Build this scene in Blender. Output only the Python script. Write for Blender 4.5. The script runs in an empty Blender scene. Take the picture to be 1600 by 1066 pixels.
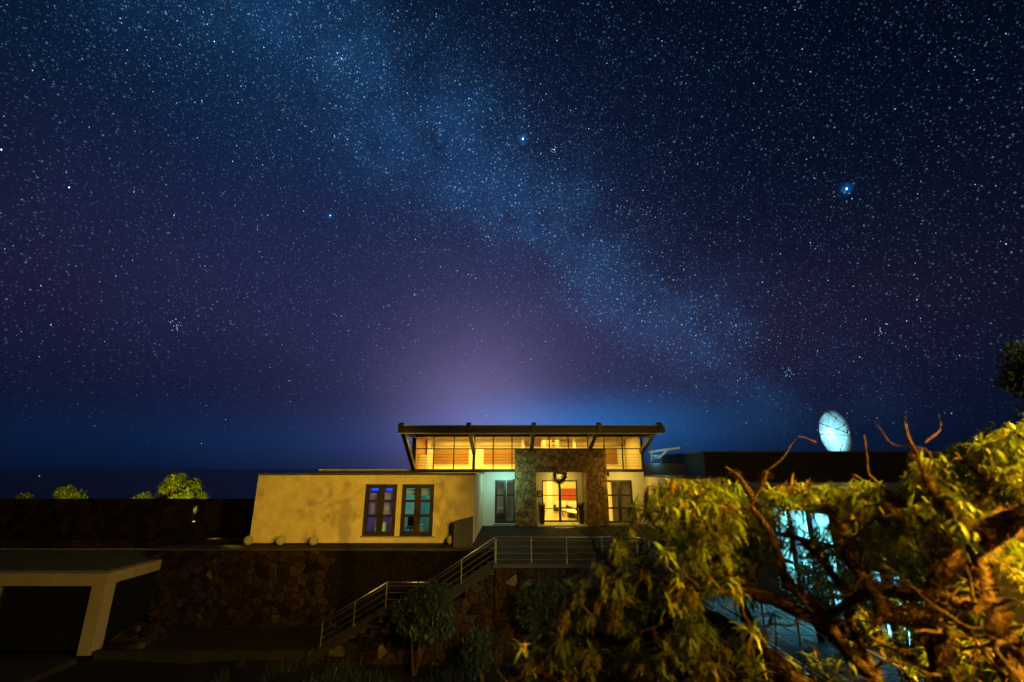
import bpy, math, random
import numpy as np
from mathutils import Vector, Matrix, noise
R = math.radians
rnd = random.Random(7)
sc = bpy.context.scene
COL = sc.collection

# ------------------------------------------------------------------ camera
CZ = 3.2                       # eye height above the terrace
PITCH = R(15.7)
FPX = 711.0                    # focal length in photograph pixels (1600 wide)
cd = bpy.data.cameras.new("camera"); cam = bpy.data.objects.new("camera", cd); COL.objects.link(cam)
cam.location = (0, 0, CZ); cam.rotation_euler = (R(90) + PITCH, 0, 0)
cd.sensor_width = 36.0; cd.lens = 36.0 * FPX / 1600.0
cd.clip_start = 0.05; cd.clip_end = 400000
cd.dof.use_dof = True; cd.dof.focus_distance = 24.0; cd.dof.aperture_fstop = 0.75
sc.camera = cam
CP, SP = math.cos(PITCH), math.sin(PITCH)
def ray(u, v):                 # photo pixel -> world direction
    dx, dy = u - 800.0, 533.0 - v
    return Vector((dx, FPX*CP - dy*SP, FPX*SP + dy*CP))
def at(u, v, Y):               # point seen at that pixel, Y metres ahead
    d = ray(u, v); return Vector((d.x*Y/d.y, Y, CZ + d.z*Y/d.y))

# ------------------------------------------------------------------ node helpers
def nn(t, typ, **kw):
    n = t.nodes.new(typ)
    for k, v in kw.items(): setattr(n, k, v)
    return n
def vm(t, op, a, b=None):
    n = nn(t, 'ShaderNodeVectorMath', operation=op)
    for i, x in enumerate((a, b)):
        if x is None: continue
        if isinstance(x, (tuple, list, Vector)): n.inputs[i].default_value = tuple(x)
        else: t.links.new(x, n.inputs[i])
    return n.outputs['Value'] if op == 'DOT_PRODUCT' else n.outputs['Vector']
def mt(t, op, a, b=0.0, c=None, clamp=False):
    n = nn(t, 'ShaderNodeMath', operation=op); n.use_clamp = clamp
    for i, x in enumerate((a, b, c)):
        if x is None: continue
        if isinstance(x, (int, float)): n.inputs[i].default_value = x
        else: t.links.new(x, n.inputs[i])
    return n.outputs[0]
def mixc(t, f, a, b, mode='MIX'):
    n = nn(t, 'ShaderNodeMix', data_type='RGBA', blend_type=mode)
    for k, x in ((0, f), (6, a), (7, b)):
        if isinstance(x, (int, float)): n.inputs[k].default_value = x
        elif isinstance(x, tuple): n.inputs[k].default_value = x if len(x) == 4 else x + (1,)
        else: t.links.new(x, n.inputs[k])
    return n.outputs[2]
def ramp(t, fac, stops):
    n = nn(t, 'ShaderNodeValToRGB'); t.links.new(fac, n.inputs[0])
    e = n.color_ramp.elements
    while len(e) < len(stops): e.new(0.5)
    for el, (p, c) in zip(e, stops):
        el.position = p; el.color = c if len(c) == 4 else tuple(c) + (1,)
    return n.outputs[0]

# ------------------------------------------------------------------ night sky (world): air glow, far town glow, milky way
w = bpy.data.worlds.new("World"); sc.world = w; w.use_nodes = True
t = w.node_tree; t.nodes.clear()
out = nn(t, 'ShaderNodeOutputWorld'); bg = nn(t, 'ShaderNodeBackground'); t.links.new(bg.outputs[0], out.inputs[0])
tc = nn(t, 'ShaderNodeTexCoord').outputs['Generated']
dirv = vm(t, 'NORMALIZE', tc)
sep = nn(t, 'ShaderNodeSeparateXYZ'); t.links.new(dirv, sep.inputs[0])
elev = mt(t, 'MAXIMUM', sep.outputs[2], 0.0)
base = ramp(t, elev, [(0.0, (.0004,.0026,.0085)), (.05, (.0004,.0040,.016)), (.12, (.0014,.0036,.0145)), (.28, (.0028,.0032,.0110)),
                      (.42, (.0018,.0033,.0110)), (.58, (.0008,.0030,.0095)), (.78, (.0005,.0024,.0070)), (1.0, (.0004,.0018,.0055))])
def lobe(u, v, sx, sy):        # gaussian patch round a direction, wide along azimuth by sx, along elevation by sy (both in sine units)
    d = ray(u, v).normalized()
    side = Vector((d.y, -d.x, 0)).normalized(); up = side.cross(d).normalized()
    if up.z < 0: up = -up
    a = mt(t, 'DIVIDE', vm(t, 'DOT_PRODUCT', dirv, side), sx)
    b = mt(t, 'DIVIDE', vm(t, 'DOT_PRODUCT', dirv, up), sy)
    q = mt(t, 'ADD', mt(t, 'MULTIPLY', a, a), mt(t, 'MULTIPLY', b, b))
    g = mt(t, 'EXPONENT', mt(t, 'MULTIPLY', q, -1.0))
    fr = mt(t, 'GREATER_THAN', vm(t, 'DOT_PRODUCT', dirv, d), 0.0)
    return mt(t, 'MULTIPLY', g, fr)
def addc(a, fac, col):
    return mixc(t, 1.0, a, mixc(t, fac, (0,0,0,1), col), 'ADD')
skyc = base
skyc = addc(skyc, lobe(745, 662, .15, .18), (.094, .078, .155))
skyc = addc(skyc, lobe(760, 590, .30, .25), (.034, .026, .072))
skyc = addc(skyc, lobe(890, 668, .24, .060), (.000, .100, .330))
skyc = addc(skyc, lobe(560, 690, .45, .060), (.000, .010, .045))
skyc = addc(skyc, lobe(640, 380, .50, .40), (.0050, .0095, .042))
skyc = addc(skyc, lobe(400, 90, .36, .26), (.0003, .0075, .024))
skyc = addc(skyc, lobe(230, 440, .42, .20), (.0075, .0050, .018))
skyc = addc(skyc, lobe(1100, 540, .40, .18), (.0080, .0060, .020))
for su, sv in ((817,217),(1323,295)): skyc = addc(skyc, lobe(su, sv, .0065, .0065), (.0,.09,.34))
skyc = addc(skyc, lobe(516,337,.005,.005), (.0,.05,.16))
# milky way
mw_n = ray(470, 50).cross(ray(1080, 540)).normalized()
nz = nn(t, 'ShaderNodeTexNoise'); t.links.new(dirv, nz.inputs['Vector'])
nz.inputs['Scale'].default_value = 3.2; nz.inputs['Detail'].default_value = 6; nz.inputs['Roughness'].default_value = .62
nf = nz.outputs['Fac']
dist = mt(t, 'ABSOLUTE', mt(t, 'ADD', vm(t, 'DOT_PRODUCT', dirv, mw_n), mt(t, 'MULTIPLY', mt(t, 'SUBTRACT', nf, .5), .30)))
band = mt(t, 'EXPONENT', mt(t, 'MULTIPLY', mt(t, 'POWER', mt(t, 'DIVIDE', dist, .105), 2.0), -1.0))
nz2 = nn(t, 'ShaderNodeTexNoise'); t.links.new(dirv, nz2.inputs['Vector'])
nz2.inputs['Scale'].default_value = 8; nz2.inputs['Detail'].default_value = 8; nz2.inputs['Roughness'].default_value = .6
band = mt(t, 'MULTIPLY', band, mt(t, 'MULTIPLY_ADD', nz2.outputs['Fac'], 5.0, -1.7, clamp=False))
band = mt(t, 'MULTIPLY', mt(t, 'MAXIMUM', band, 0.0), mt(t, 'MULTIPLY', elev, 3.5, clamp=True))
skyc = addc(skyc, band, (.0030, .022, .066))
def faint(scale, rad, col, amt):          # unresolved faint stars
    vo = nn(t, 'ShaderNodeTexVoronoi'); t.links.new(dirv, vo.inputs['Vector']); vo.inputs['Scale'].default_value = scale
    k = mt(t, 'SUBTRACT', 1.0, mt(t, 'DIVIDE', vo.outputs['Distance'], rad), clamp=True)
    sp = nn(t, 'ShaderNodeSeparateColor'); t.links.new(vo.outputs['Color'], sp.inputs[0])
    k = mt(t, 'MULTIPLY', k, mt(t, 'POWER', sp.outputs[0], 2.5))
    k = mt(t, 'MULTIPLY', k, mt(t, 'MULTIPLY_ADD', band, 1.3, amt))
    return mixc(t, k, (0,0,0,1), col+(1,))
fade = mt(t, 'MULTIPLY', mt(t, 'SUBTRACT', elev, .05), 5.0, clamp=True)
fs_ = mixc(t, 1.0, faint(210, .32, (.10,.30,.62), .4), faint(120, .22, (.22,.50,.80), .5), 'ADD')
skyc = mixc(t, fade, skyc, mixc(t, 1.0, skyc, fs_, 'ADD'))
# faint uneven air glow
skyc = mixc(t, 1.0, skyc, mixc(t, nf, (.80,.74,.80,1), (1.25,1.3,1.2,1)), 'MULTIPLY')
below = mt(t, 'LESS_THAN', sep.outputs[2], -0.002)
skyc = mixc(t, below, skyc, (.0008,.003,.010,1))
t.links.new(skyc, bg.inputs[0]); bg.inputs[1].default_value = 1.0

sc.view_settings.view_transform = 'Standard'; sc.view_settings.look = 'None'
sc.view_settings.exposure = 0.0; sc.view_settings.gamma = 1.0; sc.view_settings.use_curve_mapping = False
sc.render.engine = 'CYCLES'
sc.cycles.max_bounces = 6; sc.cycles.transparent_max_bounces = 16
sc.cycles.sample_clamp_indirect = 4.0

SODIUM = (1.0, .58, .035); WARM = (1.0, .54, .20); CYAN = (.30, .85, 1.0)

# ------------------------------------------------------------------ tagging
def tag(o, label=None, cat=None, group=None, kind=None):
    if label: o['label'] = label
    if cat: o['category'] = cat
    if group: o['group'] = group
    if kind: o['kind'] = kind
    return o
def empty(name, loc=(0,0,0), rz=0, **kw):
    o = bpy.data.objects.new(name, None); COL.objects.link(o)
    o.location = loc; o.rotation_euler = (0, 0, rz); o.empty_display_size = .2
    return tag(o, **kw)

class MB:
    def __init__(s): s.v = []; s.f = []; s.c = []
    def add(s, vs, fs, c=None):
        b = len(s.v); s.v += [tuple(p) for p in vs]; s.f += [tuple(i + b for i in f) for f in fs]
        if c is not None: s.c += [c]*len(vs)
    def box(s, x0, x1, y0, y1, z0, z1, M=None):
        x0, x1 = min(x0,x1), max(x0,x1); y0, y1 = min(y0,y1), max(y0,y1); z0, z1 = min(z0,z1), max(z0,z1)
        vs = [Vector(p) for p in ((x0,y0,z0),(x1,y0,z0),(x1,y1,z0),(x0,y1,z0),(x0,y0,z1),(x1,y0,z1),(x1,y1,z1),(x0,y1,z1))]
        if M: vs = [M @ p for p in vs]
        s.add(vs, [(0,3,2,1),(4,5,6,7),(0,1,5,4),(1,2,6,5),(2,3,7,6),(3,0,4,7)]); return s
    def bar(s, a, b, w, h=None, up=(0,0,1)):        # rectangular bar between two points
        a, b = Vector(a), Vector(b); h = h or w; d = (b-a).normalized(); u = Vector(up)
        if abs(d.dot(u)) > .97: u = Vector((0,1,0))
        sd = d.cross(u).normalized(); u = sd.cross(d)
        vs = [p + sd*i*w/2 + u*j*h/2 for p in (a, b) for i, j in ((-1,-1),(1,-1),(1,1),(-1,1))]
        s.add(vs, [(0,1,2,3),(7,6,5,4),(0,4,5,1),(1,5,6,2),(2,6,7,3),(3,7,4,0)]); return s
    def tube(s, pts, rad, n=8, cap=True, bump=0.0):
        pts = [Vector(p) for p in pts]; m = len(pts)
        if not isinstance(rad, (list, tuple)): rad = [rad]*m
        vs, fs = [], []; ref = Vector((.31,.2,.93)).normalized()
        for i, p in enumerate(pts):
            d = (pts[min(i+1,m-1)] - pts[max(i-1,0)]).normalized()
            if abs(d.dot(ref)) > .95: ref = Vector((1,.1,.2)).normalized()
            a = d.cross(ref).normalized(); b = d.cross(a).normalized()
            for k in range(n):
                an = 2*math.pi*k/n; r = rad[i]
                q = p + (a*math.cos(an) + b*math.sin(an))*r
                if bump: q += (a*math.cos(an) + b*math.sin(an))*r*bump*noise.noise(q*9)
                vs.append(q)
        for i in range(m-1):
            for k in range(n):
                fs.append((i*n+k, i*n+(k+1)%n, (i+1)*n+(k+1)%n, (i+1)*n+k))
        if cap: fs += [tuple(range(n))[::-1], tuple((m-1)*n+k for k in range(n))]
        s.add(vs, fs); return s
    def lathe(s, prof, n=16, c=(0,0,0), M=None):
        vs, fs = [], []; m = len(prof)
        for r, z in prof:
            for k in range(n):
                a = 2*math.pi*k/n; p = Vector((r*math.cos(a), r*math.sin(a), z))
                if M: p = M @ p
                vs.append(p + Vector(c))
        for i in range(m-1):
            for k in range(n): fs.append((i*n+k, i*n+(k+1)%n, (i+1)*n+(k+1)%n, (i+1)*n+k))
        s.add(vs, fs); return s
    def build(s, name, mat, parent=None, smooth=False, bevel=0.0, M=None):
        me = bpy.data.meshes.new(name); me.from_pydata(s.v, [], s.f); me.validate(); me.update()
        if mat: me.materials.append(mat)
        if smooth: me.polygons.foreach_set('use_smooth', [True]*len(me.polygons))
        if s.c and len(s.c) == len(me.vertices):
            at_ = me.color_attributes.new('tint', 'FLOAT_COLOR', 'POINT')
            at_.data.foreach_set('color', [x for c in s.c for x in (c[0], c[1], c[2], 1.0)])
        o = bpy.data.objects.new(name, me); COL.objects.link(o)
        if parent: o.parent = parent
        if bevel:
            m = o.modifiers.new('bevel', 'BEVEL'); m.width = bevel; m.segments = 2; m.limit_method = 'ANGLE'
        if M: o.matrix_local = M
        return o

# ------------------------------------------------------------------ materials
def mat(name, col, rough=.7, metal=0, bump=0, bscale=20, var=0.0, vscale=3, col2=None, rand=0.0, spec=.5, detail=6):
    m = bpy.data.materials.new(name); m.use_nodes = True; t = m.node_tree; b = t.nodes['Principled BSDF']
    b.inputs['Base Color'].default_value = tuple(col) + (1,); b.inputs['Roughness'].default_value = rough
    b.inputs['Metallic'].default_value = metal; b.inputs['Specular IOR Level'].default_value = spec
    tc = nn(t, 'ShaderNodeTexCoord').outputs['Object']; c = None
    if col2 is not None or var:
        n = nn(t, 'ShaderNodeTexNoise'); t.links.new(tc, n.inputs['Vector']); n.inputs['Scale'].default_value = vscale; n.inputs['Detail'].default_value = detail
        n.inputs['Roughness'].default_value = .65
        c2 = col2 if col2 is not None else tuple(x*(1-var) for x in col)
        f = mt(t, 'MULTIPLY_ADD', n.outputs['Fac'], 3.0, -1.0, clamp=True)
        c = mixc(t, f, tuple(col)+(1,), tuple(c2)+(1,))
    if rand:
        oi = nn(t, 'ShaderNodeObjectInfo').outputs['Random']
        k = mt(t, 'MULTIPLY_ADD', oi, 2*rand, 1-rand)
        cc = nn(t, 'ShaderNodeCombineXYZ')
        for i in range(3): t.links.new(k, cc.inputs[i])
        c = mixc(t, 1.0, c if c is not None else tuple(col)+(1,), cc.outputs[0], 'MULTIPLY')
    if c is not None: t.links.new(c, b.inputs['Base Color'])
    if bump:
        n = nn(t, 'ShaderNodeTexNoise'); t.links.new(tc, n.inputs['Vector']); n.inputs['Scale'].default_value = bscale; n.inputs['Detail'].default_value = 8
        bp = nn(t, 'ShaderNodeBump'); bp.inputs['Strength'].default_value = bump; bp.inputs['Distance'].default_value = .02
        t.links.new(n.outputs['Fac'], bp.inputs['Height']); t.links.new(bp.outputs[0], b.inputs['Normal'])
    return m
def emis(name, col, s):
    m = bpy.data.materials.new(name); m.use_nodes = True; t = m.node_tree; t.nodes.clear()
    o = nn(t, 'ShaderNodeOutputMaterial'); e = nn(t, 'ShaderNodeEmission'); e.inputs[0].default_value = tuple(col)+(1,); e.inputs[1].default_value = s
    t.links.new(e.outputs[0], o.inputs[0]); return m
def glassm(name, tint=(1,1,1), refl=.07, rough=.02):
    m = bpy.data.materials.new(name); m.use_nodes = True; t = m.node_tree; t.nodes.clear()
    o = nn(t, 'ShaderNodeOutputMaterial'); tr = nn(t, 'ShaderNodeBsdfTransparent'); gl = nn(t, 'ShaderNodeBsdfGlossy'); mx = nn(t, 'ShaderNodeMixShader')
    tr.inputs[0].default_value = tuple(tint)+(1,); gl.inputs['Roughness'].default_value = rough; mx.inputs[0].default_value = refl
    t.links.new(tr.outputs[0], mx.inputs[1]); t.links.new(gl.outputs[0], mx.inputs[2]); t.links.new(mx.outputs[0], o.inputs[0]); return m
def leafm(name, c1, c2, trans=.25, rough=.5):
    m = bpy.data.materials.new(name); m.use_nodes = True; t = m.node_tree; b = t.nodes['Principled BSDF']; o = t.nodes['Material Output']
    b.inputs['Roughness'].default_value = rough
    tc = nn(t, 'ShaderNodeTexCoord').outputs['Object']
    n = nn(t, 'ShaderNodeTexNoise'); t.links.new(tc, n.inputs['Vector']); n.inputs['Scale'].default_value = 5; n.inputs['Detail'].default_value = 4
    a = nn(t, 'ShaderNodeAttribute'); a.attribute_name = 'tint'
    oi = nn(t, 'ShaderNodeObjectInfo').outputs['Random']
    f = mt(t, 'MULTIPLY_ADD', n.outputs['Fac'], 2.6, -.8, clamp=True)
    c = mixc(t, f, tuple(c1)+(1,), tuple(c2)+(1,))
    c = mixc(t, 1.0, c, a.outputs['Color'], 'MULTIPLY')
    t.links.new(c, b.inputs['Base Color'])
    tl = nn(t, 'ShaderNodeBsdfTranslucent'); t.links.new(c, tl.inputs[0])
    mx = nn(t, 'ShaderNodeMixShader'); mx.inputs[0].default_value = trans
    t.links.new(b.outputs[0], mx.inputs[1]); t.links.new(tl.outputs[0], mx.inputs[2]); t.links.new(mx.outputs[0], o.inputs[0]); return m

M_plaster = mat('plaster', (.66,.57,.40), .85, bump=.35, bscale=24, col2=(.52,.42,.26), vscale=2.3, detail=10)
M_concd = mat('weathered_concrete', (.055,.047,.04), .95, bump=.4, bscale=30, var=.4, vscale=2, spec=.1)
M_white = mat('white_paint', (.78,.77,.73), .7, bump=.1, bscale=25, var=.06)
M_conc = mat('painted_concrete', (.25,.22,.20), .8, bump=.3, bscale=40, var=.2, vscale=2)
M_dark = mat('dark_steel', (.016,.014,.012), .45, var=.3, vscale=5)
M_brown = mat('brown_painted_wood', (.02,.011,.009), .5, var=.35, vscale=6)
M_trim = mat('zinc_trim', (.62,.55,.40), .5, metal=.0, var=.2)
M_steel = mat('stainless_steel', (.40,.40,.41), .42, metal=1)
M_roof = mat('roof_sheet', (.06,.055,.05), .6, bump=.2, var=.3)
M_mortar = mat('mortar', (.012,.010,.009), .95, bump=.5, bscale=30, spec=.1)
M_stone = mat('rubble_stone', (.36,.20,.055), .85, bump=.9, bscale=14, col2=(.11,.064,.026), vscale=3.5, rand=.45)
M_lava = mat('lava_stone', (.030,.017,.011), .95, bump=1.0, bscale=16, col2=(.003,.0025,.002), vscale=13, rand=.7, spec=.1)
M_pale = mat('pale_lichen_stone', (.085,.075,.06), .9, bump=.6, bscale=12, var=.7, vscale=8, rand=.5, spec=.1)
M_pave = mat('dark_basalt_tile', (.036,.031,.024), .75, bump=.5, bscale=16, col2=(.012,.011,.010), vscale=2.5, rand=.3, spec=.02)
M_asph = mat('asphalt', (.022,.020,.020), .85, bump=.6, bscale=60, var=.35, vscale=2, spec=.1)
M_soil = mat('soil', (.012,.009,.007), 1, bump=1, bscale=6, var=.5, vscale=2, spec=.1)
M_grass = mat('lawn_grass', (.03,.055,.014), .95, bump=.8, bscale=60, var=.5, vscale=1.2)
M_glass = glassm('window_glass')
M_wood = mat('warm_wood', (.30,.155,.05), .5, bump=.1, var=.25, vscale=2)
M_black = mat('black_plastic', (.012,.012,.013), .4)
M_bark = mat('mossy_bark', (.085,.045,.02), .95, bump=1.0, bscale=30, col2=(.022,.014,.008), vscale=9, spec=.1)
M_moss = leafm('hanging_moss', (.22,.105,.032), (.10,.052,.018), .15, .9)
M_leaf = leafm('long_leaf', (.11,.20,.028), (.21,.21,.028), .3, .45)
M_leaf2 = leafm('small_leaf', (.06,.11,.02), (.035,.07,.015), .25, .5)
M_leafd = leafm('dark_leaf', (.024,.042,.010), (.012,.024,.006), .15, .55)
M_sphere = mat('cast_stone', (.42,.37,.31), .9, bump=.6, bscale=25, var=.3, vscale=4)

# ------------------------------------------------------------------ ground, sea
def ground_z(x, y):
    s = max(0, min(1, (y - 1.2)/6.0)); s = s*s*(3-2*s)
    z = 1.6*(1-s) + (-3.55)*s
    if y > 8: z = -3.55 + .45*min(1, (y-8)/8.5)
    if x < -16 and y > 22: z = max(z, -3.1 + min(2.4, (y-22)*1.2))
    if y > 42: z = min(z, z - (y-42)*.16)
    if y < 42 and x > 20: z += .15*math.sin(y*.5)
    z += .12*noise.noise(Vector((x*.4, y*.4, 0))) + .05*noise.noise(Vector((x*1.7, y*1.7, 3)))
    return z
xs = [-400,-200,-100] + [-60+i*1.0 for i in range(121)] + [100,200,400]
ys = [-200,-100,-50] + [-20+i*1.0 for i in range(81)] + [80,120,180,260,380,520]
g = MB(); g.v = [(x, y, ground_z(x, y)) for y in ys for x in xs]; nx = len(xs)
g.f = [(j*nx+i, j*nx+i+1, (j+1)*nx+i+1, (j+1)*nx+i) for j in range(len(ys)-1) for i in range(nx-1)]
tag(g.build('ground', M_soil, smooth=True), kind='structure')
M_sea = mat('sea_water', (.003,.006,.012), .35, bump=.6, bscale=.02, spec=.4)
tag(MB().box(-150000,150000, -2000,150000, -80,-70).build('sea', M_sea), kind='structure')
tag(MB().box(-14.3,-6.0, 18.0,20.55, -3.4,-2.9).box(-6.0,-.75, 19.1,20.55, -3.4,-2.9).box(-30,-14.6, 14.5,17.6, -3.4,-2.92).build('pavement', M_asph), kind='structure')
tag(MB().box(-14.3,-5.0, 17.85,17.995, -3.4,-2.8).build('kerb', M_asph), kind='structure')

# ------------------------------------------------------------------ rubble masonry
def cells(w, h, s, seed, jit=.48):
    """irregular polygon stones filling a w x h rectangle"""
    r = random.Random(seed); nx, nz = max(1, round(w/s)), max(1, round(h/s)); sx, sz = w/nx, h/nz
    P = {}
    for i in range(-1, nx+1):
        for j in range(-1, nz+1):
            if r.random() < .2: continue
            P[i, j] = ((i+.5+r.uniform(-jit, jit)+(.5 if j % 2 else 0)*.6)*sx, (j+.5+r.uniform(-jit, jit))*sz)
    res = []
    for (i, j), p in P.items():
        poly = [(0,0),(w,0),(w,h),(0,h)]
        for di in (-3,-2,-1,0,1,2,3):
            for dj in (-3,-2,-1,0,1,2,3):
                q = P.get((i+di, j+dj))
                if q is None or (di == 0 and dj == 0): continue
                mx, mz = (p[0]+q[0])/2, (p[1]+q[1])/2; ax, az = q[0]-p[0], q[1]-p[1]
                new = []
                for k in range(len(poly)):
                    a, b = poly[k], poly[(k+1) % len(poly)]
                    da = (a[0]-mx)*ax + (a[1]-mz)*az; db = (b[0]-mx)*ax + (b[1]-mz)*az
                    if da <= 0: new.append(a)
                    if (da < 0 < db) or (db < 0 < da):
                        k_ = da/(da-db); new.append((a[0]+(b[0]-a[0])*k_, a[1]+(b[1]-a[1])*k_))
                poly = new
                if len(poly) < 3: break
            if len(poly) < 3: break
        if len(poly) >= 3:
            A = abs(sum(poly[k][0]*poly[(k+1)%len(poly)][1]-poly[(k+1)%len(poly)][0]*poly[k][1] for k in range(len(poly))))/2
            if A > .12*s*s: res.append(poly)
    return res
def stone_mesh(mb, poly, F, d, r, gap=.013):
    n = len(poly); cx = sum(p[0] for p in poly)/n; cz = sum(p[1] for p in poly)/n
    size = math.sqrt(max(.001, sum((p[0]-cx)**2+(p[1]-cz)**2 for p in poly)/n))
    k0 = max(.5, 1-gap/size); k1 = k0*.96; k2 = k0*.72
    vs = []
    for k, dep in ((k0, 0), (k1, d*.7), (k2, d)):
        for p in poly:
            vs.append(F(cx+(p[0]-cx)*k, cz+(p[1]-cz)*k, dep + (r.uniform(-.01,.01) if dep else 0)))
    fs = [(a*n+k, a*n+(k+1)%n, (a+1)*n+(k+1)%n, (a+1)*n+k) for a in (0,1) for k in range(n)] + [tuple(2*n+k for k in range(n))]
    mb.add(vs, fs)
def masonry(parent, w, h, s, F, seed, m, limit=300, dmin=.03, dmax=.08, pale=0.0, key=None):
    r = random.Random(seed); cs = cells(w, h, s, seed)
    if key: cs.sort(key=key)
    rest = MB()
    for k, poly in enumerate(cs):
        if k < limit:
            mb = MB(); stone_mesh(mb, poly, F, r.uniform(dmin, dmax), r)
            mb.build('stone', M_pale if r.random() < pale else m, parent)
        else: stone_mesh(rest, poly, F, r.uniform(dmin, dmax), r)
    if rest.v: tag(rest.build('rubble', m, parent), kind='stuff')

# left retaining wall, top at terrace level
RW = 20.7
rw = empty('retaining_wall', (-10, RW, -2.9), label='long dark lava rubble retaining wall with pale coping below the left wing', cat='wall')
inv = Matrix.Translation((10, -RW, 2.9))
def under(o, base): o.matrix_parent_inverse = Matrix.Translation(-Vector(base)); return o
class Ctx:                                            # children of an empty built in world coordinates
    def __init__(s, root): s.root = root
    def add(s, mb, name, m, parent=None, **kw):
        o = mb.build(name, m, parent or s.root, **kw)
        if parent is None: o.matrix_parent_inverse = Matrix.Translation(-s.root.location)
        return o
def fix_children(root):
    for c in root.children: c.matrix_parent_inverse = Matrix.Translation(-root.location)
MB().box(-15.0,-.75, RW,RW+.5, -3.4,-.09).build('backing', M_mortar, rw)
MB().box(-15.0,-.6, RW-.08,RW+.9, -.09,0).build('coping', M_concd, rw, bevel=.015)
masonry(rw, 14.25, 2.8, .25, lambda a, b, d: (-15.0+a, RW-d, -2.9+b), 3, M_lava, pale=.02, dmax=.11)
fix_children(rw)
# terrace front wall
tw = empty('retaining_wall', (1, 17.6, -3), label='rubble wall carrying the front terrace beneath the cable railing', cat='wall')
MB().box(-.6,4.5, 17.65,18.1, -3.6,-.14).box(-.6,-.1, 18.1,20.6, -3.6,-.14).build('backing', M_mortar, tw)
masonry(tw, 5.1, 3.2, .27, lambda a, b, d: (-.6+a, 17.65-d, -3.36+b), 5, M_lava, pale=.04)
fix_children(tw)
# wall under the stairs
uw = empty('stair_wall', (-4, 17.8, -3), label='dark rubble wall stepping down beneath the outdoor stairs', cat='wall')

# ------------------------------------------------------------------ terrace
MB_t = MB().box(-.65,4.7, 17.45,28.5, -.14,-.012).box(4.7,24, 6.0,28.5, -.14,-.012)
terr = tag(MB_t.box(-1.75,-.65, 20.62,28.5, -.14,-.012).build('terrace', M_concd), kind='structure')
tm = MB(); tm.box(-.297,.297,-.297,.297,-.01,.012); tile0 = tm.build('tile', M_pave, terr, bevel=.004)
tag(MB().box(-15,-1.76, 21.2,21.98, -.3,-.07).build('planting_bed', M_soil), kind='structure')
first = True
for i in range(-2,9):
    for j in range(18):
        if i < 0 and j < 6: continue
        o = tile0 if first else tile0.copy()
        if not first: COL.objects.link(o); o.parent = terr
        first = False
        o.location = (-.34+i*.6, 17.76+j*.6, rnd.uniform(-.003,.003))
for i in range(8):
    for j in range(14):
        o = tile0.copy(); COL.objects.link(o); o.parent = terr
        o.location = (5.06+i*.6, 6.4+j*.6 if i < 3 else 15.0+j*.6, rnd.uniform(-.003,.003))
MBn = MB().box(4.6,4.72, 6,17.45, -3.6,-.145).build('retaining_wall', M_lava); tag(MBn, 'plain dark wall under the right side of the terrace behind foliage', 'wall')

# ------------------------------------------------------------------ stairs
st = empty('staircase', (-4, 18.2, -2.9), label='dark concrete outdoor staircase with landing climbing to the terrace', cat='staircase')
def stair_flight(x0, z0, x1, z1, n):
    for k in range(n):
        xa = x0 + (x1-x0)*k/n; xb = x0 + (x1-x0)*(k+1)/n; z = z0 + (z1-z0)*k/n
        MB().box(xa, xb, 17.62, 19.0, z-.22, z-.003*k % .002).build('step', M_concd, st, bevel=.01)
stair_flight(-.66, -.17, -2.95, -1.5, 8)
MB().box(-4.40,-2.96, 17.62,19.0, -1.7,-1.5).build('landing', M_concd, st, bevel=.01)
stair_flight(-4.41, -1.66, -6.9, -2.9, 8)
MB().bar((-.66,17.60,-.14),(-2.95,17.60,-1.57),.05,.26).bar((-4.4,17.60,-1.57),(-6.9,17.60,-3.0),.05,.26).bar((-2.95,17.60,-1.57),(-4.4,17.60,-1.57),.05,.2).build('stringer', M_asph, st)
fix_children(st)
def uwz(x):
    if x > -2.95: return -.25 + (x+.66)/(2.29)*1.4
    if x > -4.4: return -1.75
    return -1.75 + (x+4.4)/2.5*1.3
r_ = random.Random(8)
for poly in cells(6.2, 3.0, .34, 11):
    cx = sum(p[0] for p in poly)/len(poly); cz = sum(p[1] for p in poly)/len(poly)
    if -3.4+max(p[1] for p in poly) < uwz(-6.8+cx)-.02:
        mb = MB(); stone_mesh(mb, poly, lambda a, b, d: (-6.8+a, 17.72-d, -3.4+b), r_.uniform(.03,.08), r_); mb.build('stone', M_pale if r_.random() < .05 else M_lava, uw)
wm = MB()
for k in range(12):
    xa = -6.8+k*.515; wm.box(xa, xa+.515, 17.73, 18.2, -3.6, uwz(xa+.1)-.12)
wm.build('backing', M_mortar, uw); fix_children(uw)

# ------------------------------------------------------------------ railings
def railing(root, pts, h=.85, wires=4, gap=1.35):
    top = MB()
    for a, b in zip(pts, pts[1:]):
        a, b = Vector(a), Vector(b); L = (b-a).length; n = max(1, round(L/gap))
        top.tube([a+Vector((0,0,h)), b+Vector((0,0,h))], .024, 8)
        for k in range(n+ (1 if b == Vector(pts[-1]) else 0)):
            p = a.lerp(b, k/n); pm = MB().tube([p, p+Vector((0,0,h-.02))], .02, 8); pm.box(p.x-.05,p.x+.05,p.y-.05,p.y+.05,p.z,p.z+.012)
            pm.build('post', M_steel, root)
        for i in range(wires):
            z = h*(.14+.72*i/(wires-1)*1.02)
            MB().tube([a+Vector((0,0,z)), b+Vector((0,0,z))], .009, 6).build('cable', M_steel, root)
    top.build('handrail', M_steel, root, smooth=True); fix_children(root)
rl = empty('railing', (2, 17.6, 0), label='stainless cable railing along the front edge of the lit terrace', cat='railing')
railing(rl, [(-.57,17.55,0),(4.45,17.55,0),(4.72,17.0,0)], gap=1.25)
rl = empty('railing', (4.7, 12, 0), label='stainless cable railing running towards the viewer behind the leafy tree', cat='railing')
railing(rl, [(4.75,16.5,0),(4.75,6.3,0)], gap=1.15)
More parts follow.
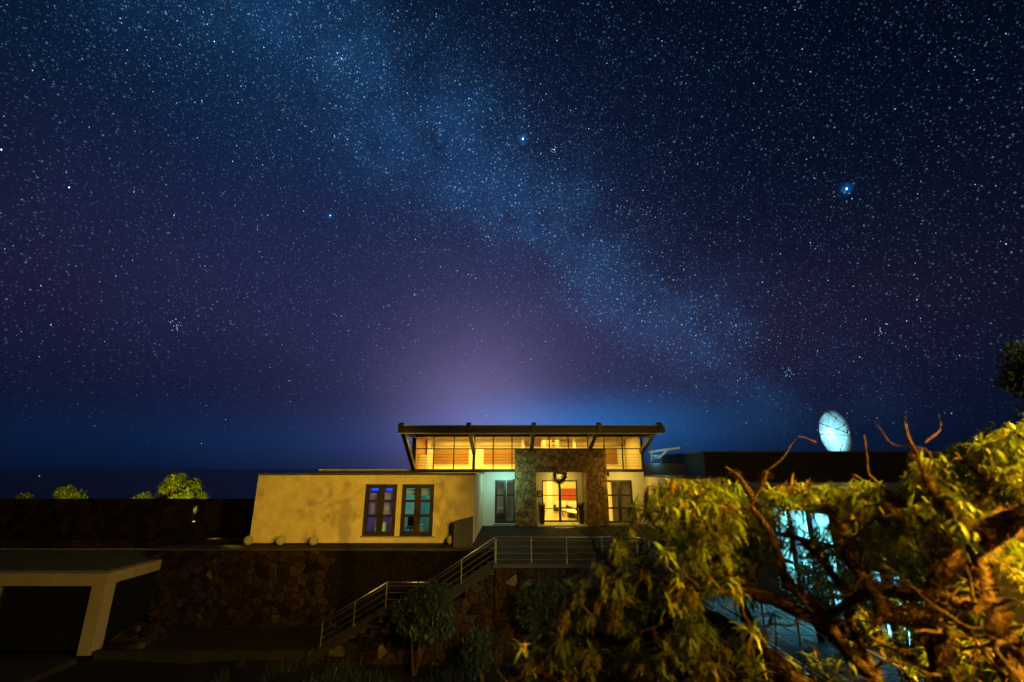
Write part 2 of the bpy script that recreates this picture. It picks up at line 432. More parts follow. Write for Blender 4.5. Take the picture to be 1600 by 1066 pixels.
rl = empty('railing', (-4, 17.6, -2), label='stainless handrail with cables following the outdoor stairs and landing', cat='railing')
railing(rl, [(-6.5,17.66,-2.7),(-4.38,17.66,-1.5),(-2.95,17.66,-1.5),(-.62,17.66,-.04)], h=.87, gap=1.3)

# ------------------------------------------------------------------ wall and window makers
def wall_open(mb, x0, x1, z0, z1, y0, y1, ops, axis='x'):
    """wall with rectangular openings ops=[(a0,a1,b0,b1)] ; axis x: runs along x, y0..y1 thickness"""
    xsl = sorted(set([x0, x1] + [v for o in ops for v in o[:2] if x0 < v < x1]))
    for a, b in zip(xsl, xsl[1:]):
        zs = [(o[2], o[3]) for o in ops if o[0] <= a+1e-6 and o[1] >= b-1e-6]; zs.sort(); z = z0
        for o0, o1 in zs + [(z1, z1)]:
            if o0 > z + 1e-5:
                if axis == 'x': mb.box(a, b, y0, y1, z, o0)
                else: mb.box(y0, y1, a, b, z, o0)
            z = max(z, o1)
def window(parent, x0, x1, z0, z1, y, cols=2, rows=(1/3,2/3), fr=.09, mid=.16, dep=.1, m=None, axis='x', sgn=1, name='window', glass=None, rail=.05):
    """framed window whose front lies at y; sub-parts are panes. axis x faces -y; axis y faces -x."""
    m = m or M_brown
    def bx(mb, a, b, d0, d1, c, d):
        if axis == 'x': mb.box(a, b, y+d0, y+d1, c, d)
        else: mb.box(y+d0, y+d1, a, b, c, d)
    f = MB()
    bx(f, x0, x0+fr, 0, dep, z0, z1); bx(f, x1-fr, x1, 0, dep, z0, z1)
    bx(f, x0+fr, x1-fr, 0, dep, z0, z0+fr); bx(f, x0+fr, x1-fr, 0, dep, z1-fr, z1)
    ww = (x1-x0-2*fr); cw = (ww-(cols-1)*mid)/cols; panes = []
    for c in range(cols):
        a = x0+fr+c*(cw+mid)
        if c: bx(f, a-mid, a, -.004, dep-.004, z0+fr, z1-fr)
        zz = [z0+fr] + [z0+fr+(z1-z0-2*fr)*q for q in rows] + [z1-fr]
        for k, (p, q) in enumerate(zip(zz, zz[1:])):
            lo = p + (rail/2 if k else 0); hi = q - (rail/2 if k < len(zz)-2 else 0)
            if k: bx(f, a, a+cw, .006, dep-.02, p-rail/2, p+rail/2)
            panes.append((a, a+cw, lo, hi))
    o = f.build(name, m, parent)
    for a, b, lo, hi in panes:
        pm = MB(); bx(pm, a, b, .045, .053, lo, hi); pm.build('pane', glass or M_glass, o)
    return o
def light(name, kind, loc, power, col, size=.2, rot=None, **kw):
    l = bpy.data.lights.new(name, kind); l.energy = power; l.color = col
    if kind == 'AREA':
        l.shape = 'RECTANGLE'; l.size = size if not isinstance(size, tuple) else size[0]; l.size_y = size if not isinstance(size, tuple) else size[1]
    elif kind in ('POINT', 'SPOT'): l.shadow_soft_size = size
    for k, v in kw.items(): setattr(l, k, v)
    o = bpy.data.objects.new(name, l); COL.objects.link(o); o.location = loc
    if rot: o.rotation_euler = rot
    return o

# ------------------------------------------------------------------ left wing
LW = 22.0
b = empty('left_wing', (-7, 24, 0), label='low flat roofed wing with pale ochre lit plaster wall and two tall dark windows', cat='building')
wa = lambda u0, u1: ((u0-800)/757*LW, (u1-800)/757*LW)
w1 = (-6.75, -5.28, .30, 2.52); w2 = (-5.06, -3.58, .30, 2.52)
m_ = MB(); wall_open(m_, -11.75, -1.72, .02, 2.93, LW, LW+.28, [w1, w2])
m_.box(-1.98,-1.72, LW+.28,28.6, .02,2.93); m_.box(-11.75,-11.5, LW+.28,33, .02,2.93); m_.box(-11.5,-6.3, 32.8,33.0,.02,2.93)
m_.build('wall', M_plaster, b)
MB().box(-11.7,-1.77, LW-.02,LW+.0, -.1,.02).build('plinth', M_black, b)
MB().box(-11.8,-1.67, LW-.06,33, 2.93,3.01).build('roof', M_roof, b)
window(b, *w1, LW+.06, fr=.18, mid=.28, rail=.11, rows=(.36,.70)); window(b, *w2, LW+.06, fr=.18, mid=.28, rail=.11, rows=(.36,.70))
MB().box(-6.8,-3.5, LW-.05,LW+.06, .25,.30).build('sill', M_conc, b)
M_room = mat('room_wall', (.5,.5,.5), .8); M_floor = mat('room_floor', (.25,.24,.22), .35)
MB().box(-7.4,-3.0, 22.3,26, .05,.1).build('floor', M_floor, b)
MB().box(-7.4,-7.3, 22.3,26, .1,2.9).box(-5.2,-5.14, 22.3,26, .1,2.9).box(-3.1,-3.0, 22.3,26, .1,2.9).box(-7.4,-3.0, 26,26.1, .1,2.9).box(-7.4,-3.0, 22.3,26, 2.8,2.9).build('room', M_room, b)
def blind(x0, x1, z0, z1, y, n, m, pitch=None):
    f = MB()
    for k in range(n):
        z = z1 - (z1-z0)*k/n; f.box(x0, x1, y, y+.012, z-(z1-z0)/n*.62, z)
    f.build('blind', m, b)
M_blind = mat('blind_slat', (.45,.45,.5), .6)
blind(-6.6,-5.4, 1.1,2.1, 22.6, 11, M_blind); blind(-4.9,-3.7, 1.95,2.45, 22.5, 3, M_blind)
# glowing things in the two rooms
MB().box(-6.62,-6.02, 22.58,22.62, 2.22,2.36).box(-5.9,-5.68, 22.58,22.62, 2.22,2.36).box(-5.58,-5.5, 22.58,22.62, 2.22,2.36).build('light_strip', emis('blue_tube', (.01,.07,1), 1.6), b)
MB().tube([(-5.58,22.9,1.45),(-5.58,22.9,1.95)], .045, 8).build('lamp', emis('red_lamp', (1,.01,.02), 1.6), b)
MB().box(-5.95,-5.8, 22.7,22.74, 1.38,1.46).build('screen', emis('yellow_screen', (.5,1,.05), .8), b)
MB().box(-5.75,-5.45, 22.8,23.2, .45,.95).box(-6.5,-6.0, 23.2,23.6, .1,.75).build('cabinet', mat('gloss_cabinet', (.5,.4,.4), .3), b)
light('blue_room_light', 'POINT', (-6.0, 23.4, 2.3), 26, (.02,.10,1), .1)
light('red_room_light', 'POINT', (-5.45, 22.75, 1.2), 8, (1,.03,.02), .05)
light('green_room_light', 'POINT', (-6.35, 23.0, .35), 6, (.1,1,.08), .05)
light('teal_room_light', 'POINT', (-3.7, 24.2, 2.2), 28, (.12,.85,.75), .15)
ch = empty('office_chair', (-4.75, 22.9, .1), label='dark office chair silhouetted low behind the teal lit window', cat='chair')
MB().box(-.2,.2,-.2,.2,.42,.48).build('seat', M_black, ch, bevel=.02); MB().box(-.2,.2,.16,.2,.5,.95).build('backrest', M_black, ch, bevel=.02)
MB().tube([(0,0,.05),(0,0,.42)],.025,8).bar((-.22,0,.05),(.22,0,.05),.04).bar((0,-.22,.05),(0,.22,.05),.04).build('base', M_black, ch)
bl = empty('file_shelf', (-4.6, 23.3, .1), label='low open shelf of pale boards seen through the teal lit window', cat='shelf')
for k in range(4): MB().box(-.25,.35,0,.3,.08+k*.14,.12+k*.14).build('board', M_white, bl)
fix_children(b)

# main storey + clerestory ------------------------------------------------------------------
MY = 28.6
mb_ = empty('main_building', (1, 29, 0), label='central pavilion with glowing clerestory windows under an overhanging mono pitch roof', cat='building')
B = mb_
XL, XR = -6.05, 7.95; ZB, ZT = 3.12, 5.09
dl = (-1.02, .2, .12, 2.55)          # left dark double door/window
dr = (5.6, 7.2, .12, 2.55)           # right dark window
de = (1.85, 4.05, .1, 2.52)          # glazed entrance in the portal
m_ = MB(); wall_open(m_, -1.72, .2, .0, 3.02, MY, MY+.25, [dl]); m_.build('wall', M_white, B); m_ = MB()
wall_open(m_, 5.6, 7.95, .0, 3.02, MY, MY+.25, [dr])
m_.build('wall', M_white, B)
m_ = MB(); wall_open(m_, .9, 5.0, .1, 3.3, 29.6, 29.8, [de]); m_.build('porch_wall', M_white, B)
window(B, *dl, MY+.05, fr=.12, mid=.2, rail=.09, rows=(.66,), m=M_dark)
MB().box(-.34,-.31, MY+.02,MY+.045, .3,2.5).build('handle_bar', M_steel, B)
window(B, *dr, MY+.05, fr=.12, mid=.2, rail=.09, rows=(.33,.66), m=M_brown)
MB().box(-1.1,.2, MY-.2,MY, .0,.1).build('door_step', M_conc, B)
MB().box(5.62,7.9, MY-.2,MY, .0,.1).build('door_step', M_conc, B)
# porch floor step
MB().box(1.45,4.35, 27.8,29.6, .0,.1).build('porch_step', mat('pale_step_stone', (.5,.46,.38), .5, var=.2), B, bevel=.01)
# entrance glazing
window(B, *de, 29.66, fr=.08, mid=.15, rail=.045, rows=(.30,.64), m=M_dark, name='glazed_door')
MB().tube([(2.88,29.58,.7),(2.88,29.58,2.1)],.016,8).tube([(3.02,29.58,.7),(3.02,29.58,2.1)],.016,8).build('door_handle', M_steel, B)
# stone portal
pt = empty('stone_portal', (2.9, 28, 0), label='tall tan rubble stone portal framing the glowing glazed entrance', cat='portal')
PX0, PX1, PZ = .2, 5.62, 4.32; OX0, OX1, OZ = 1.43, 4.37, 3.0
MB().box(PX0+.01,OX0-.02, 28.05,29.58, -.01,PZ-.02).box(OX1+.02,PX1-.01, 28.05,29.58, -.01,PZ-.02).box(OX0-.02,OX1+.02, 28.05,29.58, OZ+.02,PZ-.02).build('core', M_mortar, pt)
masonry(pt, OX0-PX0, PZ, .26, lambda a, b, d: (PX0+a, 28.05-d, b), 21, M_stone, dmax=.06)
masonry(pt, PX1-OX1, PZ, .26, lambda a, b, d: (OX1+a, 28.05-d, b), 22, M_stone, dmax=.06)
masonry(pt, OX1-OX0, PZ-OZ, .26, lambda a, b, d: (OX0+a, 28.05-d, OZ+b), 23, M_stone, dmax=.06)
masonry(pt, 1.5, OZ, .30, lambda a, b, d: (OX1+.02-d*.5, 28.07+a, b), 24, M_stone, dmax=.05)
masonry(pt, .5, PZ, .26, lambda a, b, d: (PX0+.01-d, 28.55-a, b), 25, M_stone, dmax=.05)
MB().box(PX0-.04,PX1+.04, 27.98,28.6, PZ,PZ+.05).build('cap', M_dark, pt); fix_children(pt)
# hall interior
HY = 37.0
M_hallw = mat('hall_wall', (.72,.66,.5), .8); M_hallf = mat('hall_floor', (.55,.45,.3), .18, var=.15)
MB().box(.9,6.2, 29.8,HY, .0,.1).build('floor', M_hallf, B)
MB().box(.8,.9, 29.8,HY, .1,3.0).box(6.2,6.3, 29.8,HY, .1,3.0).box(.8,6.3, HY,HY+.1, .1,3.0).box(.8,6.3, 29.8,HY, 2.96,3.0).build('hall', M_hallw, B)
MB().box(2.45,2.78, 33.2,33.5, .1,2.96).build('column', M_white, B)
MB().box(3.7,5.2, HY-.06,HY, .9,1.75).build('wall_panel', mat('red_panel', (.42,.07,.03), .6, var=.3), B)
for x in (1.2, 1.75): MB().box(x,x+.05, HY-.3,HY-.05, .1,2.6).build('partition_post', M_dark, B)
MB().box(1.2,2.2, HY-.34,HY-.3, .9,.95).build('partition_rail', M_dark, B)
fxs = MB()
for k in range(5): fxs.box(1.3+k*.9, 1.7+k*.9, 31.5,31.9, 2.9,2.94)
fxs.build('ceiling_lamp', emis('warm_lamp', (1,.72,.3), 6), B)
light('hall_light', 'AREA', (3.4, 33.2, 2.85), 420, (1,.66,.085), (4,5), (0,0,0))
def sofa(x, y, rz, lab):
    s = empty('lounge_chair', (x,y,.1), rz, label=lab, cat='chair', group='lounge chairs in the lit hall')
    MB().box(-.4,.4,-.35,.35,.12,.38).build('seat', M_black, s, bevel=.04); MB().box(-.4,.4,.28,.42,.3,.78).build('backrest', M_white, s, bevel=.05)
    for i in (-1,1):
        MB().box(i*.46-.06,i*.46+.06,-.35,.38,.12,.55).build('armrest', M_black, s, bevel=.03)
        for j in (-1,1): MB().box(i*.36-.02,i*.36+.02,j*.3-.02,j*.3+.02,0,.12).build('leg', M_dark, s)
sofa(4.55, 34.4, .3, 'black lounge chair with white back beside the red panel in the hall')
sofa(3.6, 35.6, -.2, 'black lounge chair farthest back near the white hall column')
tb = empty('coffee_table', (4.15, 31.7, .1), R(20), label='low pale slab bench on dark block legs just inside the entrance', cat='table')
MB().box(-.3,.3,-.75,.75,.34,.42).build('tabletop', M_white, tb, bevel=.01)
for j in (-1,1): MB().box(-.26,.26,j*.55-.1,j*.55+.1,0,.34).build('leg', M_dark, tb)
tb2 = empty('coffee_table', (3.9, 33.4, .1), 0, label='small pale coffee table behind the slab bench in the hall', cat='table')
MB().box(-.45,.45,-.3,.3,.36,.41).build('tabletop', M_white, tb2); 
for i in (-1,1):
    for j in (-1,1): MB().box(i*.4-.02,i*.4+.02,j*.25-.02,j*.25+.02,0,.36).build('leg', M_dark, tb2)
# dim rooms behind the dark doors
MB().box(-1.7,.7, 28.9,32, .05,.1).box(-1.75,-1.7, 28.9,32,.1,3).box(.7,.75, 28.9,32,.1,3).box(-1.7,.7, 32,32.1,.1,3).box(-1.7,.7, 28.9,32,2.9,2.96).build('side_room', M_room, B)
MB().box(6.3,8.0, 28.9,32, .05,.1).box(6.3,8.0, 32,32.1,.1,3).box(7.95,8.0,28.9,32,.1,3).box(6.3,8.0,28.9,32,2.9,2.96).build('side_room', M_hallw, B)
light('side_room_light', 'POINT', (-1.1, 30.6, 2.0), 7, (.9,.85,.45), .1)
light('side_room_light', 'POINT', (7.3, 30.6, 2.0), 2, (1,.6,.2), .1)
sofa(-.8, 30.2, 0, 'dark chair standing inside the dim room behind the left double door')
# clerestory: slab, mullions, panes
MB().box(XL,XR, MY-.06,38, 3.02,ZB-.004).build('floor_slab', M_dark, B)
MB().box(XL-.25,-1.75, LW+5.6,MY-.06, 3.02,3.10).build('ledge', M_dark, B)
lower = MB(); 
mx = [XL, -4.78, -3.55, -2.32, -1.15, 0.0, 1.17, 2.3, 3.45, 4.65, 5.65, 6.75, XR]
for i, x in enumerate(mx):
    wd = .07 if i not in (0, 3, 12) else .14
    MB().box(x-wd/2, x+wd/2, MY, MY+.09, ZB, ZT).build('mullion', M_dark, B)
MB().box(XL+.08,XR-.08, MY+.004,MY+.084, 4.36,4.42).build('transom', M_dark, B)
MB().box(XL,XR, MY-.01,MY+.12, ZT,ZT+.22).build('head_beam', M_dark, B)
MB().box(XL,XR, MY-.012,MY+.1, ZB-.003,ZB+.07).build('bottom_rail', M_dark, B)
for a, c in zip(mx, mx[1:]):
    for z0, z1 in ((ZB+.07,4.36),(4.42,ZT)): MB().box(a+.05,c-.05, MY+.04,MY+.048, z0,z1).build('pane', M_glass, B)
# side glazing (left end)
for k in range(7):
    MB().box(XL-.03,XL+.03, MY+.1+k*1.2,MY+.16+k*1.2, ZB,ZT).build('mullion', M_dark, B)
MB().box(XL-.02,XL+.02, MY+.1,37, 4.36,4.42).build('transom', M_dark, B); MB().box(XL-.004,XL+.004, MY+.1,37, ZB,ZT).build('pane', M_glass, B)
MB().box(XR-.05,XR, MY+.125,33, ZB,5.26).build('end_wall', M_hallw, B)
MB().box(XL+.05,XL+.09, MY+.125,33, ZB,5.26).build('side_screen', M_wood, B)
# guard wires inside lower panes
for k in range(5): MB().tube([(XL+.1,MY+.25,3.38+k*.17),(XR-.1,MY+.25,3.38+k*.17)],.011,5).build('guard_wire', M_dark, B)
# interior of the clerestory room: white back wall with recessed wooden slat panels
IY = 32.5
MB().box(XL+.1,XR-.1, IY+.1,IY+.2, ZB,5.7).build('room_wall', M_white, B)
MB().box(XL+.05,XR-.05, MY+.2,IY+.1, ZB,ZB+.03).build('room_floor', M_hallf, B)
def slat_panel(x0, x1, z0, z1):
    n = int((z1-z0)/.085)
    base = slat_m.setdefault(round(x1-x0,3), None)
    for k in range(n):
        if slat_m[round(x1-x0,3)] is None:
            s = MB().box(0,x1-x0,0,.05,0,.07).build('slat', M_wood, B); slat_m[round(x1-x0,3)] = s
        else:
            s = slat_m[round(x1-x0,3)].copy(); COL.objects.link(s); s.parent = B
        s.location = (x0, IY+.03, z0+k*.085)
slat_m = {}
for x0 in (-5.4, -1.98, 4.9): slat_panel(x0, x0+2.4, 3.52, 4.62)
for x in (-5.85,-2.75,.65,4.2): MB().box(x,x+.22, IY-.25,IY+.02, ZB+.03,5.4).build('inner_post', M_white, B)
MB().box(2.0,2.35, IY-.6,IY-.3, ZB,5.5).build('inner_post', M_white, B)
MB().box(XL+.1,XR-.1, IY-.2,IY+.05, 4.72,4.80).build('inner_beam', M_wood, B)
# slatted screens (bright louvres in the middle bay)
for x in (2.35, 2.85):
    f = MB()
    for k in range(6): f.box(x,x+.28, 31.0,31.03, 4.38+k*.12,4.45+k*.12)
    f.build('louvre', M_white, B)
for k in range(14): MB().box(XL+.25,XL+.28, MY+.3+k*.27,MY+.33+k*.27, ZB,4.1).build('baluster', M_white, B)
# beam trusses in the roof space + warm ceiling planks
for k in range(20): MB().box(XL+.1,XR-.1, MY+.16+k*.2,MY+.345+k*.2, 5.16+ (0 if k%2 else .006),5.2).build('ceiling_plank', M_wood, B)
light('clerestory_light', 'AREA', (-2.4, 30.6, 5.08), 560, (1,.62,.07), (5.5,2.6), (0,0,0))
light('clerestory_light', 'AREA', (4.6, 30.6, 5.08), 230, (1,.62,.07), (5,2.6), (0,0,0))
light('clerestory_uplight', 'AREA', (.9, 31.6, 3.3), 90, (1,.6,.08), (12,.5), (R(180),0,0))
# roof, fascia, struts
RY0, RY1 = 24.6, 33.2; RZ0, RZ1 = 5.30, 5.46
def slope(y): return 5.36 + (y-RY0)*-.012
rf = MB()
def sbox(mb, x0, x1, y0, y1, a, c):   # follows the roof slope
    vs = []
    for y in (y0, y1):
        for z in (a, c):
            for x in (x0, x1): vs.append((x, y, slope(y)+z))
    mb.add(vs, [(0,1,3,2),(4,6,7,5),(0,4,5,1),(2,3,7,6),(0,2,6,4),(1,5,7,3)])
sbox(rf, -6.05, 8.15, RY0+.05, RY1, .0, .05); rf.build('roof', M_roof, B)
f = MB(); sbox(f, -6.05, 8.15, RY0, RY0+.12, -.32, -.03); f.build('fascia', mat('fascia_board', (.03,.022,.015), .5, var=.3), B)
f = MB(); sbox(f, -6.1, 8.2, RY0-.03, RY0+.14, .052, .10); sbox(f, -6.05, 8.15, RY0-.02, RY0+.0, -.37, -.32); f.build('edge_trim', M_trim, B)
f = MB(); sbox(f, -5.95, 8.05, RY0+2.0, RY0+2.12, -.22, -.005); sbox(f, -5.95, 8.05, RY0+3.6, RY0+3.72, -.22, -.005); f.build('purlin', M_dark, B)
for k in range(26):
    f = MB(); sbox(f, -6.0, 8.1, RY0+.14+k*.165, RY0+.295+k*.165, -.02+(.004 if k%2 else 0), -.002); f.build('soffit_board', M_brown, B)
for i, x in enumerate((-5.93, -2.32, 1.17, 4.65, 7.88)):
    f = MB(); sbox(f, x-.09, x+.09, RY0-.1, MY+.1, -.30, -.024); f.build('rafter', M_dark, B)
    f = MB().bar((x, MY-.05, 4.2 if i not in (0,) else 3.2), (x, RY0+.05, slope(RY0)+.12), .26, .22, up=(1,0,0)); f.build('strut', M_dark, B)
    if i < 2: MB().box(x-.08,x+.08, MY-.16,MY-.02, ZB,5.2).build('post', M_dark, B)
    MB().box(x-.11,x+.11, RY0-.13,RY0-.04, slope(RY0)-.3,slope(RY0)+.16).build('strut_head', M_dark, B)
light('soffit_light', 'AREA', (3.2, 27.4, 5.0), 2, (1,.62,.12), (8,.2), (0,0,0))
fix_children(B)
# back roof box behind left wing parapet
k_ = empty('roof_light_box', (-7.5, 27, 3), label='long low rooftop box with bright metal edge behind the left parapet', cat='skylight')
MB().box(-11.0,-6.0, 27.0,32, 3.02,3.17).build('body', M_roof, k_); MB().box(-11.03,-6.0, 26.95,27.0, 3.12,3.18).build('edge_trim', M_trim, k_); fix_children(k_)

# right wing behind the tree
b = empty('right_wing', (10, 23, 0), label='low plaster wing right of the pavilion, half hidden behind the leafy tree', cat='building')
MB().box(7.95,10.1, 23.0,30, -.01,2.75).build('wall', M_plaster, b); MB().box(7.9,10.15, 22.95,30, 2.75,2.83).build('roof', M_roof, b)
fix_children(b)
# dark building behind, right
b = empty('rear_building', (17, 27, 0), label='long unlit dark building with level roofline below the satellite dish', cat='building')
m_ = mat('dark_boarding', (.012,.010,.009), .8, var=.4, vscale=1)
MB().box(10.8,40, 26.5,34, -.01,4.08).build('wall', m_, b)
for k in range(30): MB().box(10.8+k*.6,11.37+k*.6, 26.46+.006*(k%2),26.5, 2.9,4.05).build('panel', m_, b)
MB().box(10.7,40.1, 26.4,34.1, 4.08,4.16).build('roof', M_roof, b); fix_children(b)
b = empty('rooftop_wall', (10, 30, 3), label='low parapet with cables between the pavilion and the dark rear building', cat='wall')
MB().box(8.2,12.2, 29.5,29.7, 2.8,3.55).build('parapet', M_dark, b)
for k in range(5): MB().tube([(8.2,29.4,3.62+k*.1),(10.6,29.4,3.62+k*.1)],.012,5).build('cable', M_steel, b)
fix_children(b)
# outrigger canopy, cyan lit
b = empty('rooftop_canopy', (10, 31, 4), label='pale steel canopy beam with diagonal brace lit cyan right of the roof', cat='canopy')
a0 = at(1012,707,30); a1 = at(1060,700,30); 
MB().bar(a0, a1, .5, .14).build('beam', M_white, b); MB().bar(at(1028,716,30.2), at(1045,702,30.2), .12,.12).build('brace', M_white, b)
MB().bar(at(1018,722,30.2), at(1018,696,30.2), .08,.08).build('post', M_white, b); fix_children(b)
light('rooftop_light', 'POINT', at(1035,722,28.8), 22, CYAN, .05)

# satellite dish ------------------------------------------------------------------
dc = at(1299, 679, 36.0); s_ = 1.75
ds = empty('satellite_dish', (dc.x, 36, 2.0), label='large round satellite dish lit cyan above the dark roofline', cat='satellite dish')
aim = Vector((.36,-.93,.03)).normalized()
q = aim.to_track_quat('Z', 'Y').to_matrix().to_4x4()
T = Matrix.Translation(dc) @ q
M_dish = mat('dish_panel', (.50,.52,.52), .5, var=.25, vscale=2)
for k in range(12):
    p = MB(); a0, a1 = 2*math.pi*k/12+.005, 2*math.pi*(k+1)/12-.005; vs=[]; fs=[]
    for i in range(7):
        r = .1 + s_*i/6
        for j in range(5):
            a = a0+(a1-a0)*j/4; vs.append(T @ Vector((r*math.cos(a), r*math.sin(a), r*r*.16-.2)))
    for i in range(6):
        for j in range(4): fs.append((i*5+j, i*5+j+1, (i+1)*5+j+1, (i+1)*5+j))
    p.add(vs, fs); o = p.build('panel', M_dish, ds, smooth=True); sm = o.modifiers.new('thick', 'SOLIDIFY'); sm.thickness = .03
foc = T @ Vector((0,0,1.25))
MB().lathe([(.02,-.1),(.09,-.08),(.11,.1),(.05,.22),(.0,.23)], 12, c=foc).build('feed_horn', M_white, ds)
for a in (R(-90), R(30), R(150)):
    MB().tube([T @ Vector((s_*.92*math.cos(a), s_*.92*math.sin(a), .2)), foc], .035, 6).build('feed_arm', M_white, ds)
MB().tube([dc-aim*.3, (dc.x-aim.x*.5, 36.3, 1.5),(dc.x-aim.x*.5,36.3,.0)], .15, 10).build('mast', M_steel, ds)
fix_children(ds)
light('dish_floodlight', 'SPOT', T @ Vector((.55,-.9,1.6)), 300, (.25,.8,1), .05, rot=(-( (T @ Vector((.55,-.9,1.6))) - dc)).to_track_quat('-Z','Y').to_euler(), spot_size=R(110), spot_blend=.6)
light('dish_floodlight', 'POINT', T @ Vector((0,0,.45)), 90, (.35,.85,1), .05)

# near right annex with bright cyan windows ------------------------------------------------------------------
b = empty('annex', (9, 10, 0), label='near annex at right whose tall windows glow bright cyan through branches', cat='building')
AX = 6.75; M_annex = mat('ochre_render', (.10,.085,.055), .9, bump=.5, bscale=25, var=.5, vscale=3); wins = [(8.3,9.6,.2,1.45),(10.35,12.7,.3,2.35)]
m_ = MB(); wall_open(m_, 7.0, 13.7, .0, 2.72, AX, AX+.25, wins, axis='y')
m_.box(AX+.25,16, 7.0,7.25, .0,2.72); m_.box(AX+.25,16, 13.45,13.7, .0,2.72); m_.build('wall', M_annex, b)
MB().box(AX-.12,16, 6.9,13.8, 2.72,2.82).build('roof', M_roof, b)
for q_ in wins: window(b, *q_, AX+.05, fr=.1, mid=.2, rail=.08, cols=3, rows=(.33,.66), m=M_dark, axis='y')
MB().box(AX+.25,13, 7.25,13.45, .02,.06).build('floor', M_floor, b)
MB().box(10.2,10.3, 7.25,13.45, .06,2.7).box(AX+.25,10.2, 7.25,13.45, 2.62,2.7).build('room', mat('pale_room_wall', (.75,.8,.8), .7), b)
for y in (8.2, 10.0, 11.8): MB().box(8.0,9.6, y-.08,y+.08, 2.56,2.6).build('tube_lamp', emis('cool_tube', (.3,.85,1), 22), b)
MB().box(8.3,9.3, 9.5,11.5, .7,.76).build('desk', M_dark, b); MB().box(9.9,10.15, 8,12.6, .06,1.5).build('cabinet', M_dark, b)
for y in (11.2, 12.0, 9.6): MB().box(10.1,10.18, y-.3,y+.3, 1.6,2.2).build('picture', M_black, b)
fix_children(b)
light('annex_light', 'AREA', (8.4, 10.3, 2.5), 5500, (.14,.70,1), (2.6,5.6), (0,0,0))
# low wall / planting strips in front of the annex are lit by its windows

# small things ------------------------------------------------------------------
for u, lab in ((388,'leftmost of the cast stone balls, at the corner of the left wing'), (438,'second stone ball from the left below the ochre wall'),
               (490,'third stone ball from the left below the ochre wall'), (705,'stone ball beside the dark sloped wall near the windows')):
    p = at(u, 846 if u < 700 else 842, 21.45)
    sp = MB(); sp.lathe([(max(.001,.2*math.sin(math.pi*k/12)), -.2*math.cos(math.pi*k/12)) for k in range(13)], 20)
    o = sp.build('stone_ball', M_sphere, smooth=True); o.location = (p.x, 21.45, .2); tag(o, lab, 'stone ball', 'stone balls along the left wing')
w_ = MB(); xa, xb = -2.5, -1.68
w_.add([(xa,20.95,0),(xb,20.75,0),(xb,21.15,0),(xa,21.3,0),(xa,20.95,1.02),(xb,20.75,1.22),(xb,21.15,1.22),(xa,21.3,1.02)],
       [(0,3,2,1),(4,5,6,7),(0,1,5,4),(1,2,6,5),(2,3,7,6),(3,0,4,7)])
o = w_.build('low_wall', mat('grey_render', (.07,.07,.085), .8, bump=.2, var=.2)); tag(o, 'short grey wall with sloping top at the right end of the left wing', 'wall')
# wreath
wr = empty('wreath', tuple(at(874,743,28.0)), label='round dark leafy wreath hanging above the glazed entrance doors', cat='wreath')
wc = MB(); r2 = random.Random(4)
for k in range(700):
    a = r2.uniform(0,6.283); rr = .24+r2.gauss(0,.05); c = Vector((rr*math.cos(a), r2.gauss(-.02,.035), rr*math.sin(a)))
    d = Vector((r2.gauss(0,1),r2.gauss(0,1),r2.gauss(0,1))).normalized(); e = d.cross(Vector((r2.random(),r2.random(),r2.random()))).normalized()
    wc.add([c, c+d*.05+e*.02, c+d*.11, c+d*.05-e*.02], [(0,1,2,3)], (.5,.5,.5))
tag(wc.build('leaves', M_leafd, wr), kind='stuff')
MB().tube([(.24*math.cos(k*.3927),0,.24*math.sin(k*.3927)) for k in range(17)],.045,8).build('ring', M_brown, wr)
MB().tube([(0,.02,.2),(0,.02,.35)],.01,5).build('hanger', M_dark, wr)
wr.location = (2.84, 28.35, 2.80); wr.scale = (1.3,1.3,1.3)
MB().box(-.02,.02,0,1.0,.28,.32).build('hook_bracket', M_dark, wr)
# notice sign with crossed symbol
sg = empty('notice_sign', (1.52, 28.9, 1.72), label='small square black notice with pale hourglass symbol left of the entrance doors', cat='sign')
sg.location = (1.72, 29.55, 1.72)
MB().box(-.19,.19,0,.03,-.19,.19).build('plate', M_black, sg)
MB().bar((-.1,-.006,-.1),(.1,-.006,.1),.028,.01,up=(0,1,0)).bar((-.1,-.012,.1),(.1,-.012,-.1),.028,.01,up=(0,1,0)).box(-.12,.12,-.012,-.002,.1,.125).box(-.12,.12,-.012,-.002,-.125,-.1).build('symbol', M_white, sg)
# planters
def planter(x, y, lab):
    p = empty('planter', (x,y,.1), label=lab, cat='planter', group='planters flanking the entrance')
    MB().lathe([(.001,0),(.17,0),(.24,.72),(.26,.74),(.26,.78),(.21,.78),(.20,.70),(.001,.70)], 4, M=Matrix.Rotation(R(45),3,'Z')).build('pot', M_brown, p)
    f = MB(); r3 = random.Random(int(x*10))
    for k in range(90):
        a = r3.uniform(0,6.28); l = r3.uniform(.15,.55); d = Vector((math.cos(a)*r3.uniform(.1,.45), math.sin(a)*r3.uniform(.1,.45), 1)).normalized()
        b0 = Vector((math.cos(a)*.08, math.sin(a)*.08, .7)); e = d.cross(Vector((0,1,.2))).normalized()*.015
        f.add([b0-e, b0+e, b0+d*l+e*.4, b0+d*l-e*.4], [(0,1,2,3)], (.6,.6,.5))
    tag(f.build('plant', M_leafd, p), kind='stuff')
planter(1.78, 28.7, 'dark square planter on the left of the entrance doors')
planter(4.1, 28.7, 'dark square planter on the right of the entrance doors')
o = MB().box(2.4,3.4, 27.3,27.75, .014,.03).build('doormat', M_black); tag(o, 'thin black doormat lying in front of the pale entrance step', 'doormat')
